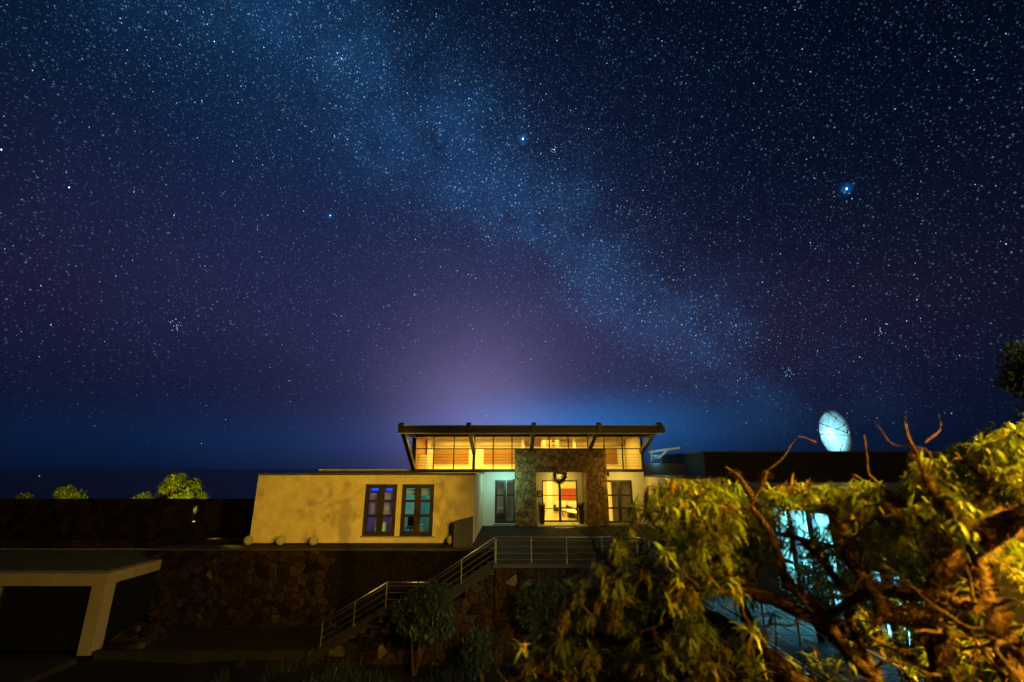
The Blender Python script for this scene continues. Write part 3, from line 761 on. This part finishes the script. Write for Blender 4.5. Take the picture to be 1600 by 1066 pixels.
# wall lamp on the hidden side of the portal
wl = empty('wall_lamp', (.08, 28.3, 2.5), label='small wall lamp on the left flank of the stone portal', cat='lamp')
MB().box(-.04,.08,-.05,.05,-.12,.12).build('housing', M_dark, wl); 
light('wall_lamp_light', 'POINT', (-.42, 27.2, 2.65), 90, (.36,1,.80), .06)
wl = empty('wall_lamp', (5.74, 28.2, 2.9), label='small unseen wall lamp added on the right flank of the stone portal', cat='lamp')
MB().box(-.08,.04,-.05,.05,-.12,.12).build('housing', M_dark, wl)
light('wall_lamp_light', 'POINT', (6.5, 27.2, 2.6), 75, (1,.66,.10), .08)  # lamp added to brighten the wall right of the portal
wl = empty('ceiling_lamp', (2.9, 28.9, 2.9), label='round unseen lamp added in the portal ceiling above the doors', cat='lamp')
MB().lathe([(.001,.08),(.14,.08),(.14,0),(.001,0)], 16).build('housing', M_dark, wl)
light('added_porch_light', 'POINT', (2.9, 28.7, 2.78), 45, (1,.64,.10), .1)  # added light source, lifts the porch wall round the doors

# ------------------------------------------------------------------ left foreground: green roofed pavilion
b = empty('garden_pavilion', (-16, 20, -2.9), label='low white framed building with green lawn roof and dark glazing at lower left', cat='building')
XC = -14.5
MB().box(-32,XC, 18.0,18.5, -.83,-.42).build('front_beam', M_conc, b, bevel=.01)
MB().box(XC-.42,XC+.003, 18.5,20.6, -.80,-.415).build('side_beam', M_conc, b, bevel=.01)
for x in (XC, -18.45, -22.3): MB().box(x-.5,x-.003, 18.004,18.45, -3.0,-.83).build('pillar', M_conc, b, bevel=.01)
M_dglass = mat('dark_glazing', (.008,.009,.012), .12)
for x in (XC-.5, -18.95): MB().box(x-3.35,x, 18.2,18.25, -2.9,-.83).build('glazing', M_dglass, b)
MB().box(XC-.2,XC-.15, 18.45,21.0, -2.9,-.8).build('glazing', M_dglass, b)
MB().box(-32,XC-.42, 18.5,24, -.7,-.5).build('roof', M_soil, b)
gr = MB(); r3 = random.Random(2)
gr.box(-32,XC-.45, 18.5,23.2, -.5,-.46)
for k in range(9000):
    x = r3.uniform(-30,XC-.45); y = r3.uniform(18.5,23.2); h = r3.uniform(.04,.1); a = r3.uniform(0,3.14)
    e = Vector((math.cos(a),math.sin(a),0))*.012; tip = Vector((x+r3.gauss(0,.03), y+r3.gauss(0,.03), -.46+h)); p0 = Vector((x,y,-.46))
    gr.add([p0-e,p0+e,tip],[(0,1,2)])
tag(gr.build('lawn', M_grass, b), kind='stuff')
fix_children(b)
# rough stone bank between pavilion and road
bk = MB(); r3 = random.Random(12)
bk_root = empty('stone_bank', (-13.9, 19.5, -2.9), label='heap of rough lava stones against the corner of the white framed building', cat='stone bank')
for k in range(70):
    y = r3.uniform(18.3,20.5); x = -14.3 + r3.random()**1.5*1.2; zt = -2.9 + max(0,(1.2-(x+14.3))*.5*(y-17.8)/2.5)
    s = r3.uniform(.1,.22); sm = MB(); vs = []
    for rr, zz in ((.6,-.5),(1,-.1),(.85,.4),(.35,.62)):
        for q_ in range(6): a = q_*1.047; vs.append((s*rr*math.cos(a)*r3.uniform(.8,1.2), s*rr*math.sin(a)*r3.uniform(.8,1.2), s*zz*r3.uniform(.8,1.2)))
    fs = [(i*6+k2, i*6+(k2+1)%6, (i+1)*6+(k2+1)%6, (i+1)*6+k2) for i in range(3) for k2 in range(6)] + [tuple(18+q_ for q_ in range(6))]
    sm.add(vs, fs); o = sm.build('stone', M_lava if r3.random() > .1 else M_pale, bk_root); o.location = (x, y, zt)
fix_children(bk_root)
# low terrace wall and tall garden wall
b = empty('garden_wall', (-22, 24, -.8), label='low pale topped wall behind the lawn roof at left', cat='wall')
MB().box(-40,-12.5, 23.6,24.0, -1.2,-.05).build('backing', M_mortar, b); MB().box(-27,-14.5, 23.3,23.36, -.47,-.42).build('edging', M_conc, b)
masonry(b, 18, .95, .4, lambda a, c, d: (-32+a, 23.6-d, -1.0+c), 31, M_lava)
fix_children(b)
b = empty('garden_wall', (-25, 28, 0), label='tall dark garden wall with a narrow lit gap behind the lawn', cat='wall')
wx0 = at(294,800,28).x; wx1 = at(307,800,28).x; ztop = at(200,780,28).z; zg = at(300,791,28).z
MB().box(-60,wx0, 28,28.4, -1.5,ztop).box(wx1,-11.8, 28,28.4, -1.5,ztop).box(wx0,wx1, 28,28.4, zg,ztop).box(wx0,wx1, 28,28.4, -1.5,zg-.85).build('backing', M_mortar, b)
r3 = random.Random(41); rest = MB(); n_ = 0
for poly in sorted(cells(20, ztop+1.0, .42, 41), key=lambda p: -p[0][0]):
    xx = [-32+p[0] for p in poly]; zz = [-1.0+p[1] for p in poly]
    if max(xx) > wx0-.02 and min(xx) < wx1+.02 : continue
    mb = MB() if n_ < 300 else rest; stone_mesh(mb, poly, lambda a, c, d: (-32+a, 28-d, -1.0+c), r3.uniform(.03,.09), r3)
    if n_ < 300: mb.build('stone', M_lava, b)
    n_ += 1
if rest.v: tag(rest.build('rubble', M_lava, b), kind='stuff')
fix_children(b)

# far boat light
bt = empty('boat', (at(65,731,3000).x, 3000, -70), label='tiny distant boat with one white light near the sea horizon', cat='boat')
MB().box(-6,6,-2,2,0,2).build('hull', M_dark, bt); MB().box(-2,2,-1.4,1.4,2,5).build('cabin', M_white, bt)
MB().tube([(0,0,5),(0,0,30)],.15,6).build('mast', M_dark, bt); MB().box(-1.6,1.6,-1.6,1.6,28,31).build('mast_light', emis('boat_light', (.7,.8,1), 1.2), bt)

# ------------------------------------------------------------------ foliage
def leaf_geo(mb, base, d, L, W, droop, tint, up=Vector((0,0,1)), seg=3, curl=.0):
    """lance-shaped folded leaf; d = initial direction, droops towards -z"""
    p = base.copy(); d = d.normalized(); vs = []; n = seg
    side = d.cross(up)
    if side.length < .1: side = d.cross(Vector((1,0,0)))
    side.normalize()
    prof = [.25, 1.0, .8, 0.0] if n == 3 else [.3, 1.0, 0.0]
    for k in range(n+1):
        w_ = W*prof[k]/2; nrm = side.cross(d)
        if k < n:
            vs += [p - side*w_ + nrm*w_*.35, p, p + side*w_ + nrm*w_*.35]
            p = p + d*(L/n); d = (d + Vector((0,0,-droop))).normalized()
        else: vs.append(p)
    fs = []
    for k in range(n-1):
        a = k*3; fs += [(a,a+1,a+4,a+3),(a+1,a+2,a+5,a+4)]
    a = (n-1)*3; fs += [(a,a+1,a+3),(a+1,a+2,a+3)]
    mb.add(vs, fs, tint)
def rand_dir(r):
    while 1:
        v = Vector((r.uniform(-1,1), r.uniform(-1,1), r.uniform(-1,1)))
        if .05 < v.length < 1: return v.normalized()
def blob_crown(name, m, parent, centers, n, L, W, seed, droop=.3, shell=.55):
    r = random.Random(seed); mb = MB()
    for k in range(n):
        c, rad = centers[r.randrange(len(centers))]; d = rand_dir(r)
        rr = rad*(shell+(1-shell)*r.random()**.6); q = Vector(c) + Vector((d.x*rr, d.y*rr, d.z*rr*.8))
        q += Vector((noise.noise(q*2), noise.noise(q*2+Vector((9,0,0))), noise.noise(q*2+Vector((0,9,0)))))*rad*.25
        tv = r.uniform(.6,1.25); dd = (d + rand_dir(r)*.8).normalized()
        for j in range(3):
            leaf_geo(mb, q + rand_dir(r)*L*.3, (dd+rand_dir(r)*.8), L*r.uniform(.7,1.2), W, droop, (tv,tv,tv*.9), seg=2)
    o = mb.build(name, m, parent); tag(o, kind='stuff'); return o
def far_tree(u, vtop, Y, rx, hz, seed, lab, n, zb=-.8):
    p = at(u, vtop, Y); r = random.Random(seed)
    tr = empty('broadleaf_tree', (p.x, Y, zb), label=lab, cat='tree', group='trees behind the garden wall')
    cs = []
    for k in range(22):
        a = r.uniform(-1.1,1); cs.append(((a*rx*.85, r.uniform(-.5,.5)*rx, p.z-zb - .2*hz - abs(a)**1.2*hz*.62 - r.random()*.5*hz), rx*r.uniform(.12,.24)))
    cs.append(((0,0,p.z-zb-.3*hz), hz*.33))
    blob_crown('crown', M_leaf2, tr, cs, n, .2, .09, seed, shell=.15)
    tk = MB(); tk.tube([(0,0,0),(.05,0,.6),(.1,0,1.4)],[.14,.11,.08],8)
    for c, _ in cs: tk.tube([(.05,0,.6+r.random()*.5), Vector(c)*.6+Vector((0,0,.5)), c],[.05,.035,.015],6)
    tk.build('trunk', M_bark, tr)
far_tree(277, 738, 34, 2.1, 2.0, 5, 'larger yellow lit tree rising over the garden wall nearest the left wing', 2600)
far_tree(110, 757, 34, 1.4, 1.3, 6, 'smaller yellow lit tree rising over the garden wall far left', 1300)
far_tree(42, 771, 34, .5, .5, 9, 'dim low shrub top just showing over the garden wall at far left', 350)
p = at(310, 770, 32.0); light('street_light_left', 'POINT', (p.x+.6, 30.2, 1.25), 6000, SODIUM, .08)
p = at(140, 770, 32.0); light('street_light_far_left', 'POINT', (p.x, 30.4, 1.2), 2500, SODIUM, .08)
def shrub(x, y, z, rad, h, seed, lab, n, m=M_leafd, L=.13, group=None, name='shrub'):
    r = random.Random(seed); s = empty(name, (x,y,z), label=lab, cat='shrub', group=group)
    cs = [((r.uniform(-.5,.5)*rad, r.uniform(-.5,.5)*rad, h*r.uniform(.45,.85)), rad*r.uniform(.35,.6)) for k in range(8)]
    blob_crown('foliage', m, s, cs, n, L, L*.32, seed)
    tk = MB()
    for c, _ in cs: tk.tube([(r.uniform(-.05,.05),0,0), (c[0]*.5,c[1]*.5,c[2]*.5), c],[.03,.022,.01],6)
    tk.build('stem', M_bark, s)
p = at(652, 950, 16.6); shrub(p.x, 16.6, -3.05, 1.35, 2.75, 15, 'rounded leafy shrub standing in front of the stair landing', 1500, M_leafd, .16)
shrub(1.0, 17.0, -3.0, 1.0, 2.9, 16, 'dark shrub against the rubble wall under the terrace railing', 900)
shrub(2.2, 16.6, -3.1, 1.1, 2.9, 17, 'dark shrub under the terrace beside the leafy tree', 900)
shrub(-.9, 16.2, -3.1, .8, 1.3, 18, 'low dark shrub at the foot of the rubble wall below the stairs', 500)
gc = MB(); r3 = random.Random(77)
for k in range(9000):
    x = r3.uniform(-9, 5); y = r3.uniform(14.0, 17.5)
    if noise.noise(Vector((x*.8,y*.8,4))) < -.05: continue
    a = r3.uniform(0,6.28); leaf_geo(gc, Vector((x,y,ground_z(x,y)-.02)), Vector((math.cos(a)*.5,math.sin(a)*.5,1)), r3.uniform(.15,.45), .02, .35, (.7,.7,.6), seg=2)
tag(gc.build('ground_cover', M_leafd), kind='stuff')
for k, (x, y, rr, h, lab) in enumerate(((5.9,9.9,.6,1.5,'feathery dark shrub in front of the lower cyan window'),(5.6,8.6,.75,1.9,'feathery shrub on the terrace beside the annex corner'),
        (5.5,7.4,.7,1.9,'green shrub low at right below the branches'),(6.2,7.9,.5,2.3,'tall thin shrub against the annex wall at right'),(6.3,10.2,.4,1.9,'narrow shrub between the two annex windows'))):
    shrub(x, y, 0, rr, h, 50+k, lab, 420, M_leaf2, .10)

# ------------------------------------------------------------------ the near tree
tr = empty('foreground_tree', (3.1, 3.4, -1.5), label='large spreading tree with gnarled mossy branches and drooping long leaves filling the lower right', cat='tree')
rt = random.Random(2024)
skel = []                       # (point, radius)
limbs = MB(); moss = MB()
def catmull(ps, n=7):
    o = []
    P_ = [ps[0]*2-ps[1]] + ps + [ps[-1]*2-ps[-2]]
    for i in range(1, len(P_)-2):
        for k in range(n):
            s = k/n; a, b_, c, d = P_[i-1:i+3]
            o.append(.5*((2*b_) + (c-a)*s + (2*a-5*b_+4*c-d)*s*s + (3*b_-a-3*c+d)*s**3))
    o.append(ps[-1]); return o
def limb(pts, r0, r1, wob=.03):
    r0 *= .84; wob *= 1.7; ps = catmull([at(*p) if len(p) == 3 and not isinstance(p, Vector) else Vector(p) for p in pts])
    m = len(ps); rs = []
    for i, p in enumerate(ps):
        f = i/(m-1); q = Vector(p); q += Vector((noise.noise(q*4.1), noise.noise(q*4.1+Vector((5,5,5))), noise.noise(q*4.1+Vector((9,1,2)))))*wob
        ps[i] = q; rr = r0*(1-f)+r1*f; rr *= 1+.22*noise.noise(q*11); rs.append(rr); skel.append((q, rr))
    limbs.tube(ps, rs, 9, bump=.35)
    for i in range(m-1):
        if rs[i] < .012: continue
        for k in range(int(30+rs[i]*1300)):
            p = ps[i].lerp(ps[i+1], rt.random()); d = rand_dir(rt); ax = (ps[i+1]-ps[i]).normalized(); d = (d-ax*d.dot(ax)).normalized()
            b0 = p + d*rs[i]*.95; e = d.cross(ax)*rt.uniform(.0015,.004); l = rt.uniform(.008,.05); tv = rt.uniform(.5,1.3)
            q = b0 + (d*.8+rand_dir(rt)*.6)*l; moss.add([b0-e, b0+e, q+e*.3, q-e*.3], [(0,1,2,3)], (tv,tv*.95,tv*.8))
T0 = Vector((3.3,3.2,-1.7)); T1 = Vector((3.15,3.25,.2)); T2 = Vector((3.0,3.3,1.25))
limb([T0, T1*.5+T0*.5, T1, T2], .26, .16)
H = lambda *a: list(a)
L_ = [
 (H(T2, (1590,1130,3.1),(1545,930,3.1),(1530,860,3.0),(1470,790,2.95),(1435,730,2.9),(1424,662,2.9)), .085,.004),
 (H((1530,870,3.0),(1590,800,2.8),(1615,720,2.7),(1650,600,2.7)), .06,.03),
 (H((1600,790,2.8),(1500,838,3.2),(1410,790,3.4),(1360,745,3.6)), .045,.008),
 (H(T2, (1500,1130,3.2),(1470,1000,3.2),(1440,960,3.2),(1385,965,3.3),(1330,880,3.4),(1310,830,3.5),(1280,790,3.6)), .09,.02),
 (H((1450,970,3.2),(1465,900,3.2),(1480,850,3.3),(1400,800,3.4),(1345,770,3.5)), .05,.018),
 (H(T2, (1430,1150,3.5),(1360,1060,3.6),(1280,960,3.7),(1230,900,3.8),(1190,820,3.9),(1160,750,4.0),(1130,728,4.0)), .085,.007),
 (H((1240,915,3.8),(1215,860,3.7),(1180,790,3.8),(1200,740,3.8)), .035,.012),
 (H((1290,970,3.7),(1180,930,3.9),(1120,900,4.1),(1060,860,4.3),(1010,800,4.4),(1020,760,4.4)), .06,.012),
 (H(T2, (1370,1180,3.8),(1290,1090,4.0),(1190,1020,4.2),(1110,960,4.4),(1040,930,4.6),(960,890,4.8),(930,865,4.8)), .085,.012),
 (H((1200,1030,4.2),(1130,890,4.1),(1080,830,4.2),(1060,770,4.2)), .045,.012),
 (H((1290,1085,4.0),(1180,1090,4.2),(1060,1020,4.5),(990,960,4.7),(900,930,4.9),(860,930,5.0)), .07,.012),
 (H((1060,1022,4.5),(980,1010,4.5),(900,990,4.6),(840,1000,4.6)), .035,.012),
 (H((1180,1090,4.2),(1040,1100,4.2),(920,1070,4.3),(830,1050,4.3),(780,1070,4.3)), .055,.012),
 (H((1285,970,3.7),(1350,930,3.4),(1450,925,3.2),(1520,950,3.0)), .032,.03),
 (H((1360,1050,3.6),(1300,900,3.7),(1260,850,3.8),(1170,830,3.9)), .038,.013),
 (H((1130,900,4.1),(1080,935,4.0),(1040,960,3.9),(1000,990,3.9)), .022,.008),
 (H((1435,745,2.9),(1455,700,2.9),(1395,690,3.0),(1365,665,3.0)), .009,.003),
 (H((1360,745,3.6),(1355,710,3.5),(1345,680,3.5)), .012,.005),
 (H((1430,700,2.9),(1422,660,2.9),(1415,640,2.9)), .008,.002),
 (H((1450,690,2.9),(1470,670,2.9),(1468,650,2.9)), .006,.002),
 (H((1545,940,3.05),(1565,1000,2.8),(1600,1040,2.7)), .035,.03),
 (H((1200,740,3.8),(1240,690,3.7),(1275,690,3.7)), .008,.003),
 (H((1500,838,3.2),(1530,760,3.2),(1500,710,3.2)), .028,.01),
]
for pts, r0, r1 in L_: limb(pts, r0, r1, .035)
base_pts = [q for q in skel if q[1] > .012 and q[0].z > .6 and q[0].z < 2.6]
for k in range(190):
    p, r = rt.choice(base_pts); d = rand_dir(rt); d.z = abs(d.z)*.6+.15; d.x -= .25; ps = [p]; L = rt.uniform(.2,.7); q = p
    for i in range(5):
        d = (d + rand_dir(rt)*.75).normalized(); q = q + d*L/5; ps.append(q)
    r0 = min(r*.6, rt.uniform(.006,.014)); limb([Vector(x) for x in ps], r0/.84, .003, .01)
# crown targets
sil = [(735,1075),(775,1030),(815,1000),(830,960),(850,915),(885,890),(925,862),(955,838),(975,790),(1000,748),(1050,732),(1100,728),(1130,712),(1165,718),(1185,752),(1205,742),(1250,738),(1300,742),(1350,735),(1400,742),(1440,705),(1490,690),(1530,672),(1570,655),(1620,640),(1750,600)]
def sil_v(u):
    for (a, va), (b_, vb) in zip(sil, sil[1:]):
        if a <= u <= b_: return va + (vb-va)*(u-a)/(b_-a)
    return 2000
def depth(u): return 5.0 - (u-750)/850*2.1
targets = []
while len(targets) < 2000:
    u = rt.uniform(735, 1640); v = sil_v(u) + 22 + rt.random()**1.3*420
    if v > 1150: continue
    dd = v - sil_v(u)
    if u < 1090: w_ = 1.0 if dd < 230 else .75
    elif u < 1200: w_ = 1.0 if dd < 110 else .5
    elif u < 1480: w_ = 1.0 if dd < 125 else .08
    else: w_ = 1.0 if dd < 165 else .10
    if 1180 < u < 1310 and 780 < v < 1020: w_ *= .22
    if rt.random() > w_: continue
    Y = depth(u) + (.42 if u > 1150 else .05) + rt.gauss(0,.32)
    if u > 1480: Y = max(2.1, Y)
    if noise.noise(Vector((u*.016, v*.016, 1.5))) < -.22: continue
    targets.append((at(u, v, max(2.0, Y)), u, v))
targets.sort(key=lambda q: min((q[0]-s[0]).length for s in skel))
leaves = []; twigs = MB(); spts = np.array([tuple(s[0]) for s in skel]); extra = []
for p, u, v in targets:
    allp = spts if not extra else np.vstack([spts, np.array(extra)])
    d_ = np.linalg.norm(allp - np.array(tuple(p)), axis=1); i = int(np.argmin(d_)); a = Vector(allp[i]); L = (p-a).length
    if L > .02:
        mid = a.lerp(p, .5) + Vector((rt.gauss(0,.12), rt.gauss(0,.12), rt.uniform(-.05,.16)))*L
        q1 = a.lerp(mid, .5)+rand_dir(rt)*L*.05; q2 = mid.lerp(p,.5)+rand_dir(rt)*L*.06
        r0 = min(.014, .005+.012*L); twigs.tube([a,q1,mid,q2,p],[r0,r0*.9,r0*.8,r0*.7,r0*.55],6, bump=.3)
        extra += [tuple(mid), tuple(q2), tuple(p)]
    n = rt.randint(13,24); base_t = rt.uniform(.75,1.25); ax = ((p-a).normalized()*.5 + Vector((-.15,0,.55))).normalized() if L > .02 else Vector((0,0,1))
    brown = rt.random() < .14
    for k in range(n):
        an = rt.uniform(0,6.283); e1 = ax.cross(Vector((.3,.9,.1))).normalized(); e2 = ax.cross(e1)
        d = (ax*rt.uniform(-.05,.8) + e1*math.cos(an) + e2*math.sin(an)).normalized()
        tv = base_t*rt.uniform(.7,1.25); tint = (tv*1.25,tv*.62,tv*.4) if (brown and rt.random() < .8) or rt.random() < .07 else (tv,tv,tv*.8)
        leaves.append((p + rand_dir(rt)*.012 - ax*rt.random()*.05, d, rt.uniform(.05,.16), rt.uniform(.010,.024), rt.uniform(.15,1.0), tint))
leaves.sort(key=lambda q: -(q[2]/max(.5,q[0].y)) + (10 if not(0 < 800+q[0].x*745/q[0].y < 1600 and (q[0].z-CZ)/q[0].y > -.37) else 0))
fol = MB()
for k, (p, d, L, W, dr, tint) in enumerate(leaves):
    if k < 280:
        one = MB(); leaf_geo(one, Vector((0,0,0)), d, L, W, dr, tint); o = one.build('leaf', M_leaf, tr, smooth=True); o.location = p
    else: leaf_geo(fol, p, d, L, W, dr, tint)
tag(fol.build('foliage', M_leaf, tr, smooth=True), kind='stuff')
limbs.build('trunk', M_bark, tr, smooth=True); tag(twigs.build('twigs', M_bark, tr, smooth=True), kind='stuff')
tag(moss.build('moss', M_moss, tr), kind='stuff')
fix_children(tr)
# second tree at the right edge behind
t2 = empty('right_edge_tree', (9.0, 6.6, 0), label='rounded small leaved tree at the right edge behind the mossy branches', cat='tree')
cs = [((at(1625,572,6.3)-Vector((9.0,6.6,0))), .34), ((at(1640,600,6.3)-Vector((9.0,6.6,0))), .34)]
for u, v, rr in ((1605,560,.3),(1600,590,.28),(1640,680,.5),(1585,690,.38),(1550,712,.34),(1520,720,.28),(1490,735,.28),(1620,730,.5),(1570,745,.45),(1680,640,.7),(1700,560,.7)): cs.append(((at(u,v,6.5)-Vector((9.0,6.6,0))), rr))
cs = [(tuple(c), rr) for c, rr in cs]
blob_crown('crown', M_leaf2, t2, cs, 3600, .085, .04, 91, shell=.2)
tk = MB(); tk.tube([(0,0,0),(-.05,0,1.4),(-.2,0,2.6)],[.2,.16,.12],9,bump=.3)
for c, _ in cs: tk.tube([(-.1,0,1.6), Vector(c)*.5+Vector((-.1,0,1.2)), c],[.08,.05,.015],7,bump=.3)
tk.build('trunk', M_bark, t2, smooth=True)

# ------------------------------------------------------------------ street lamps (out of frame) that light the scene, some of them added
def street_lamp(x, y, z0, h, head, lab, power, col, size=.12, spot=None, aim=None):
    s = empty('street_lamp', (x,y,z0), label=lab, cat='street lamp')
    MB().tube([(0,0,0),(0,0,h-.3),(head[0]*.5,head[1]*.5,h),(head[0],head[1],h)],[.07,.05,.04,.035],10).build('pole', M_steel, s)
    MB().box(head[0]-.12,head[0]+.12,head[1]-.28,head[1]+.28,h-.02,h+.08).build('lamp_head', M_dark, s, bevel=.02)
    loc = Vector((x+head[0], y+head[1], z0+h-.12)); kw = {}
    if aim is not None: kw = dict(rot=(Vector(aim)-loc).to_track_quat('-Z','Y').to_euler(), spot_size=spot, spot_blend=.5)
    light('street_lamp_light', 'SPOT' if aim is not None else 'POINT', loc, power, col, size, **kw)
street_lamp(6.7, 1.3, -2.5, 7.5, (-1.0,.0), 'sodium street lamp close to the big tree, just outside the right edge', 10500, SODIUM, .12, R(84), (1.2, 4.5, 2.1))
street_lamp(6.3, -3.4, 1.2, 5.6, (-.9,.3), 'tall sodium street lamp behind the viewpoint to the right', 2900, SODIUM)
street_lamp(9.0, -10.0, 1.6, 8.0, (-.9,.2), 'added sodium spot on a mast, unseen, throwing a bright patch on the ochre wall', 17500, SODIUM, .035, R(16), (-6.9, 22, 1.8))  # added narrow spot, only makes the bright pool on the left wing
street_lamp(10.4, 4.0, .0, 6.6, (-.9,.3), 'added sodium lamp beside the annex, unseen, brightening the right edge tree', 900, SODIUM)  # extra lamp put in to brighten the right edge tree
t3 = empty('added_dapple_tree', (6.4,-6.2,1.6), label='unseen tree added behind the viewpoint to cast dappled shade on the ochre wall', cat='tree')  # added out of view, breaks the spot's pool into leaf shadows
c0 = Vector((8.1,-9.8,9.5)).lerp(Vector((-7.6,22,1.7)), .27) - Vector((6.4,-6.2,1.6))
blob_crown('crown', M_leafd, t3, [(tuple(c0+Vector((rnd.uniform(-1.6,1.6),rnd.uniform(-.5,.5),rnd.uniform(-.6,.9)))), .45) for k in range(11)], 330, .13, .05, 123, shell=.1)
MB().tube([(0,0,0),(.1,0,3),c0],[.15,.12,.05],8).build('trunk', M_bark, t3)
street_lamp(7.0, -9.0, 1.6, 8.0, (-.8,0), 'warm street lamp behind the viewpoint', 700, WARM)

# ------------------------------------------------------------------ stars on a far dome
rs = np.random.RandomState(5)
def unit(n):
    v = rs.normal(size=(n,3)); v /= np.linalg.norm(v,axis=1)[:,None]; v[:,2] = np.abs(v[:,2]); return v
N = 640000
v = unit(N); el = v[:,2]
mwn = np.array(tuple(mw_n)); db = np.abs(v @ mwn + .05*np.sin(v[:,0]*9+1)*np.cos(v[:,1]*7))
dens = .16 + .84*np.exp(-(db/.18)**2)
lump = np.sin(v[:,0]*23+v[:,2]*17)*np.sin(v[:,1]*19-v[:,2]*29)*.5+.5
dens *= (.7+.3*lump) * np.clip((el-.03)/.22, 0, 1)**.8
keep = rs.rand(N) < dens; v = v[keep]; n = len(v)
mag = rs.pareto(2.0, n)+1                       # brightness, many faint
br = np.minimum(mag*.11, 1.8)
size = .00034*np.clip(mag**.22, 1, 2.1)
el = v[:,2]; br *= np.clip(.35+el*2.2, .35, 1)
def mkdirs(lst): return np.array([tuple(ray(a,b).normalized()) for a,b in lst])
ex = [(817,217,9,2.9),(1323,295,9,2.9),(866,234,3,1.9),(516,337,4,1.9),(108,293,3.5,1.9),(335,65,2.5,1.7),(534,92,3,1.8),(1035,436,2.2,1.5),(648,461,2.2,1.5),(763,370,2,1.5),
      (955,297,2,1.4),(2,234,4,1.9),(1150,508,2,1.4),(1343,558,2,1.4),(760,650,1.8,1.3),(1010,335,1.6,1.3),(853,147,1.8,1.3),(700,262,1.8,1.4),(1230,585,1.4,1.2)]
r3 = random.Random(3)
for cu, cv, nn_, sp in ((277,510,14,8),(1376,516,9,7),(1228,582,7,9),(1150,512,8,14),(866,234,8,7),(817,217,6,14),(1323,295,6,14),(760,370,8,10),(534,92,7,8)):
    for k in range(nn_): ex.append((cu+r3.gauss(0,sp*.7), cv+r3.gauss(0,sp*.7), r3.uniform(.6,1.9), r3.uniform(.9,1.4)))
v = np.vstack([v, mkdirs([(a,b) for a,b,_,_ in ex])]); br = np.concatenate([br, [q[2] for q in ex]]); size = np.concatenate([size, [.00052*q[3] for q in ex]])
n = len(v)
tint = np.stack([rs.uniform(.22,.75,n), rs.uniform(.55,.88,n), np.ones(n)],1); warm = rs.rand(n) < .02; tint[warm] = (.95,.75,.7)
tint[-len(ex):] = (.35,.72,1)
col = tint*br[:,None]
RD = 170000.0
e1 = np.cross(v, np.array([0,0,1.0])); e1 /= np.linalg.norm(e1,axis=1)[:,None]; e2 = np.cross(e1, v)
K = 4
ang = np.arange(K)*2*np.pi/K
P_ = v[:,None,:]*RD + RD*size[:,None,None]*(e1[:,None,:]*np.cos(ang)[None,:,None] + e2[:,None,:]*np.sin(ang)[None,:,None]*1.25)
P_ = P_.reshape(-1,3)
me = bpy.data.meshes.new('stars'); me.vertices.add(n*K); me.vertices.foreach_set('co', P_.ravel())
me.loops.add(n*K); me.loops.foreach_set('vertex_index', np.arange(n*K, dtype=np.int32))
me.polygons.add(n); me.polygons.foreach_set('loop_start', np.arange(0,n*K,K, dtype=np.int32)); me.polygons.foreach_set('loop_total', np.full(n,K,dtype=np.int32))
me.update(calc_edges=True)
ca = me.color_attributes.new('star', 'FLOAT_COLOR', 'POINT'); c4 = np.ones((n*K,4)); c4[:,:3] = np.repeat(col, K, axis=0); ca.data.foreach_set('color', c4.ravel())
m = bpy.data.materials.new('starlight'); m.use_nodes = True; t = m.node_tree; t.nodes.clear()
o_ = nn(t,'ShaderNodeOutputMaterial'); e_ = nn(t,'ShaderNodeEmission'); a_ = nn(t,'ShaderNodeAttribute'); a_.attribute_name = 'star'
t.links.new(a_.outputs['Color'], e_.inputs[0]); e_.inputs[1].default_value = 1.0; t.links.new(e_.outputs[0], o_.inputs[0])
m.cycles.emission_sampling = 'NONE'; me.materials.append(m)
so = bpy.data.objects.new('sky', me); COL.objects.link(so); tag(so, kind='structure')
print('stars', n, 'leaves', len(leaves))
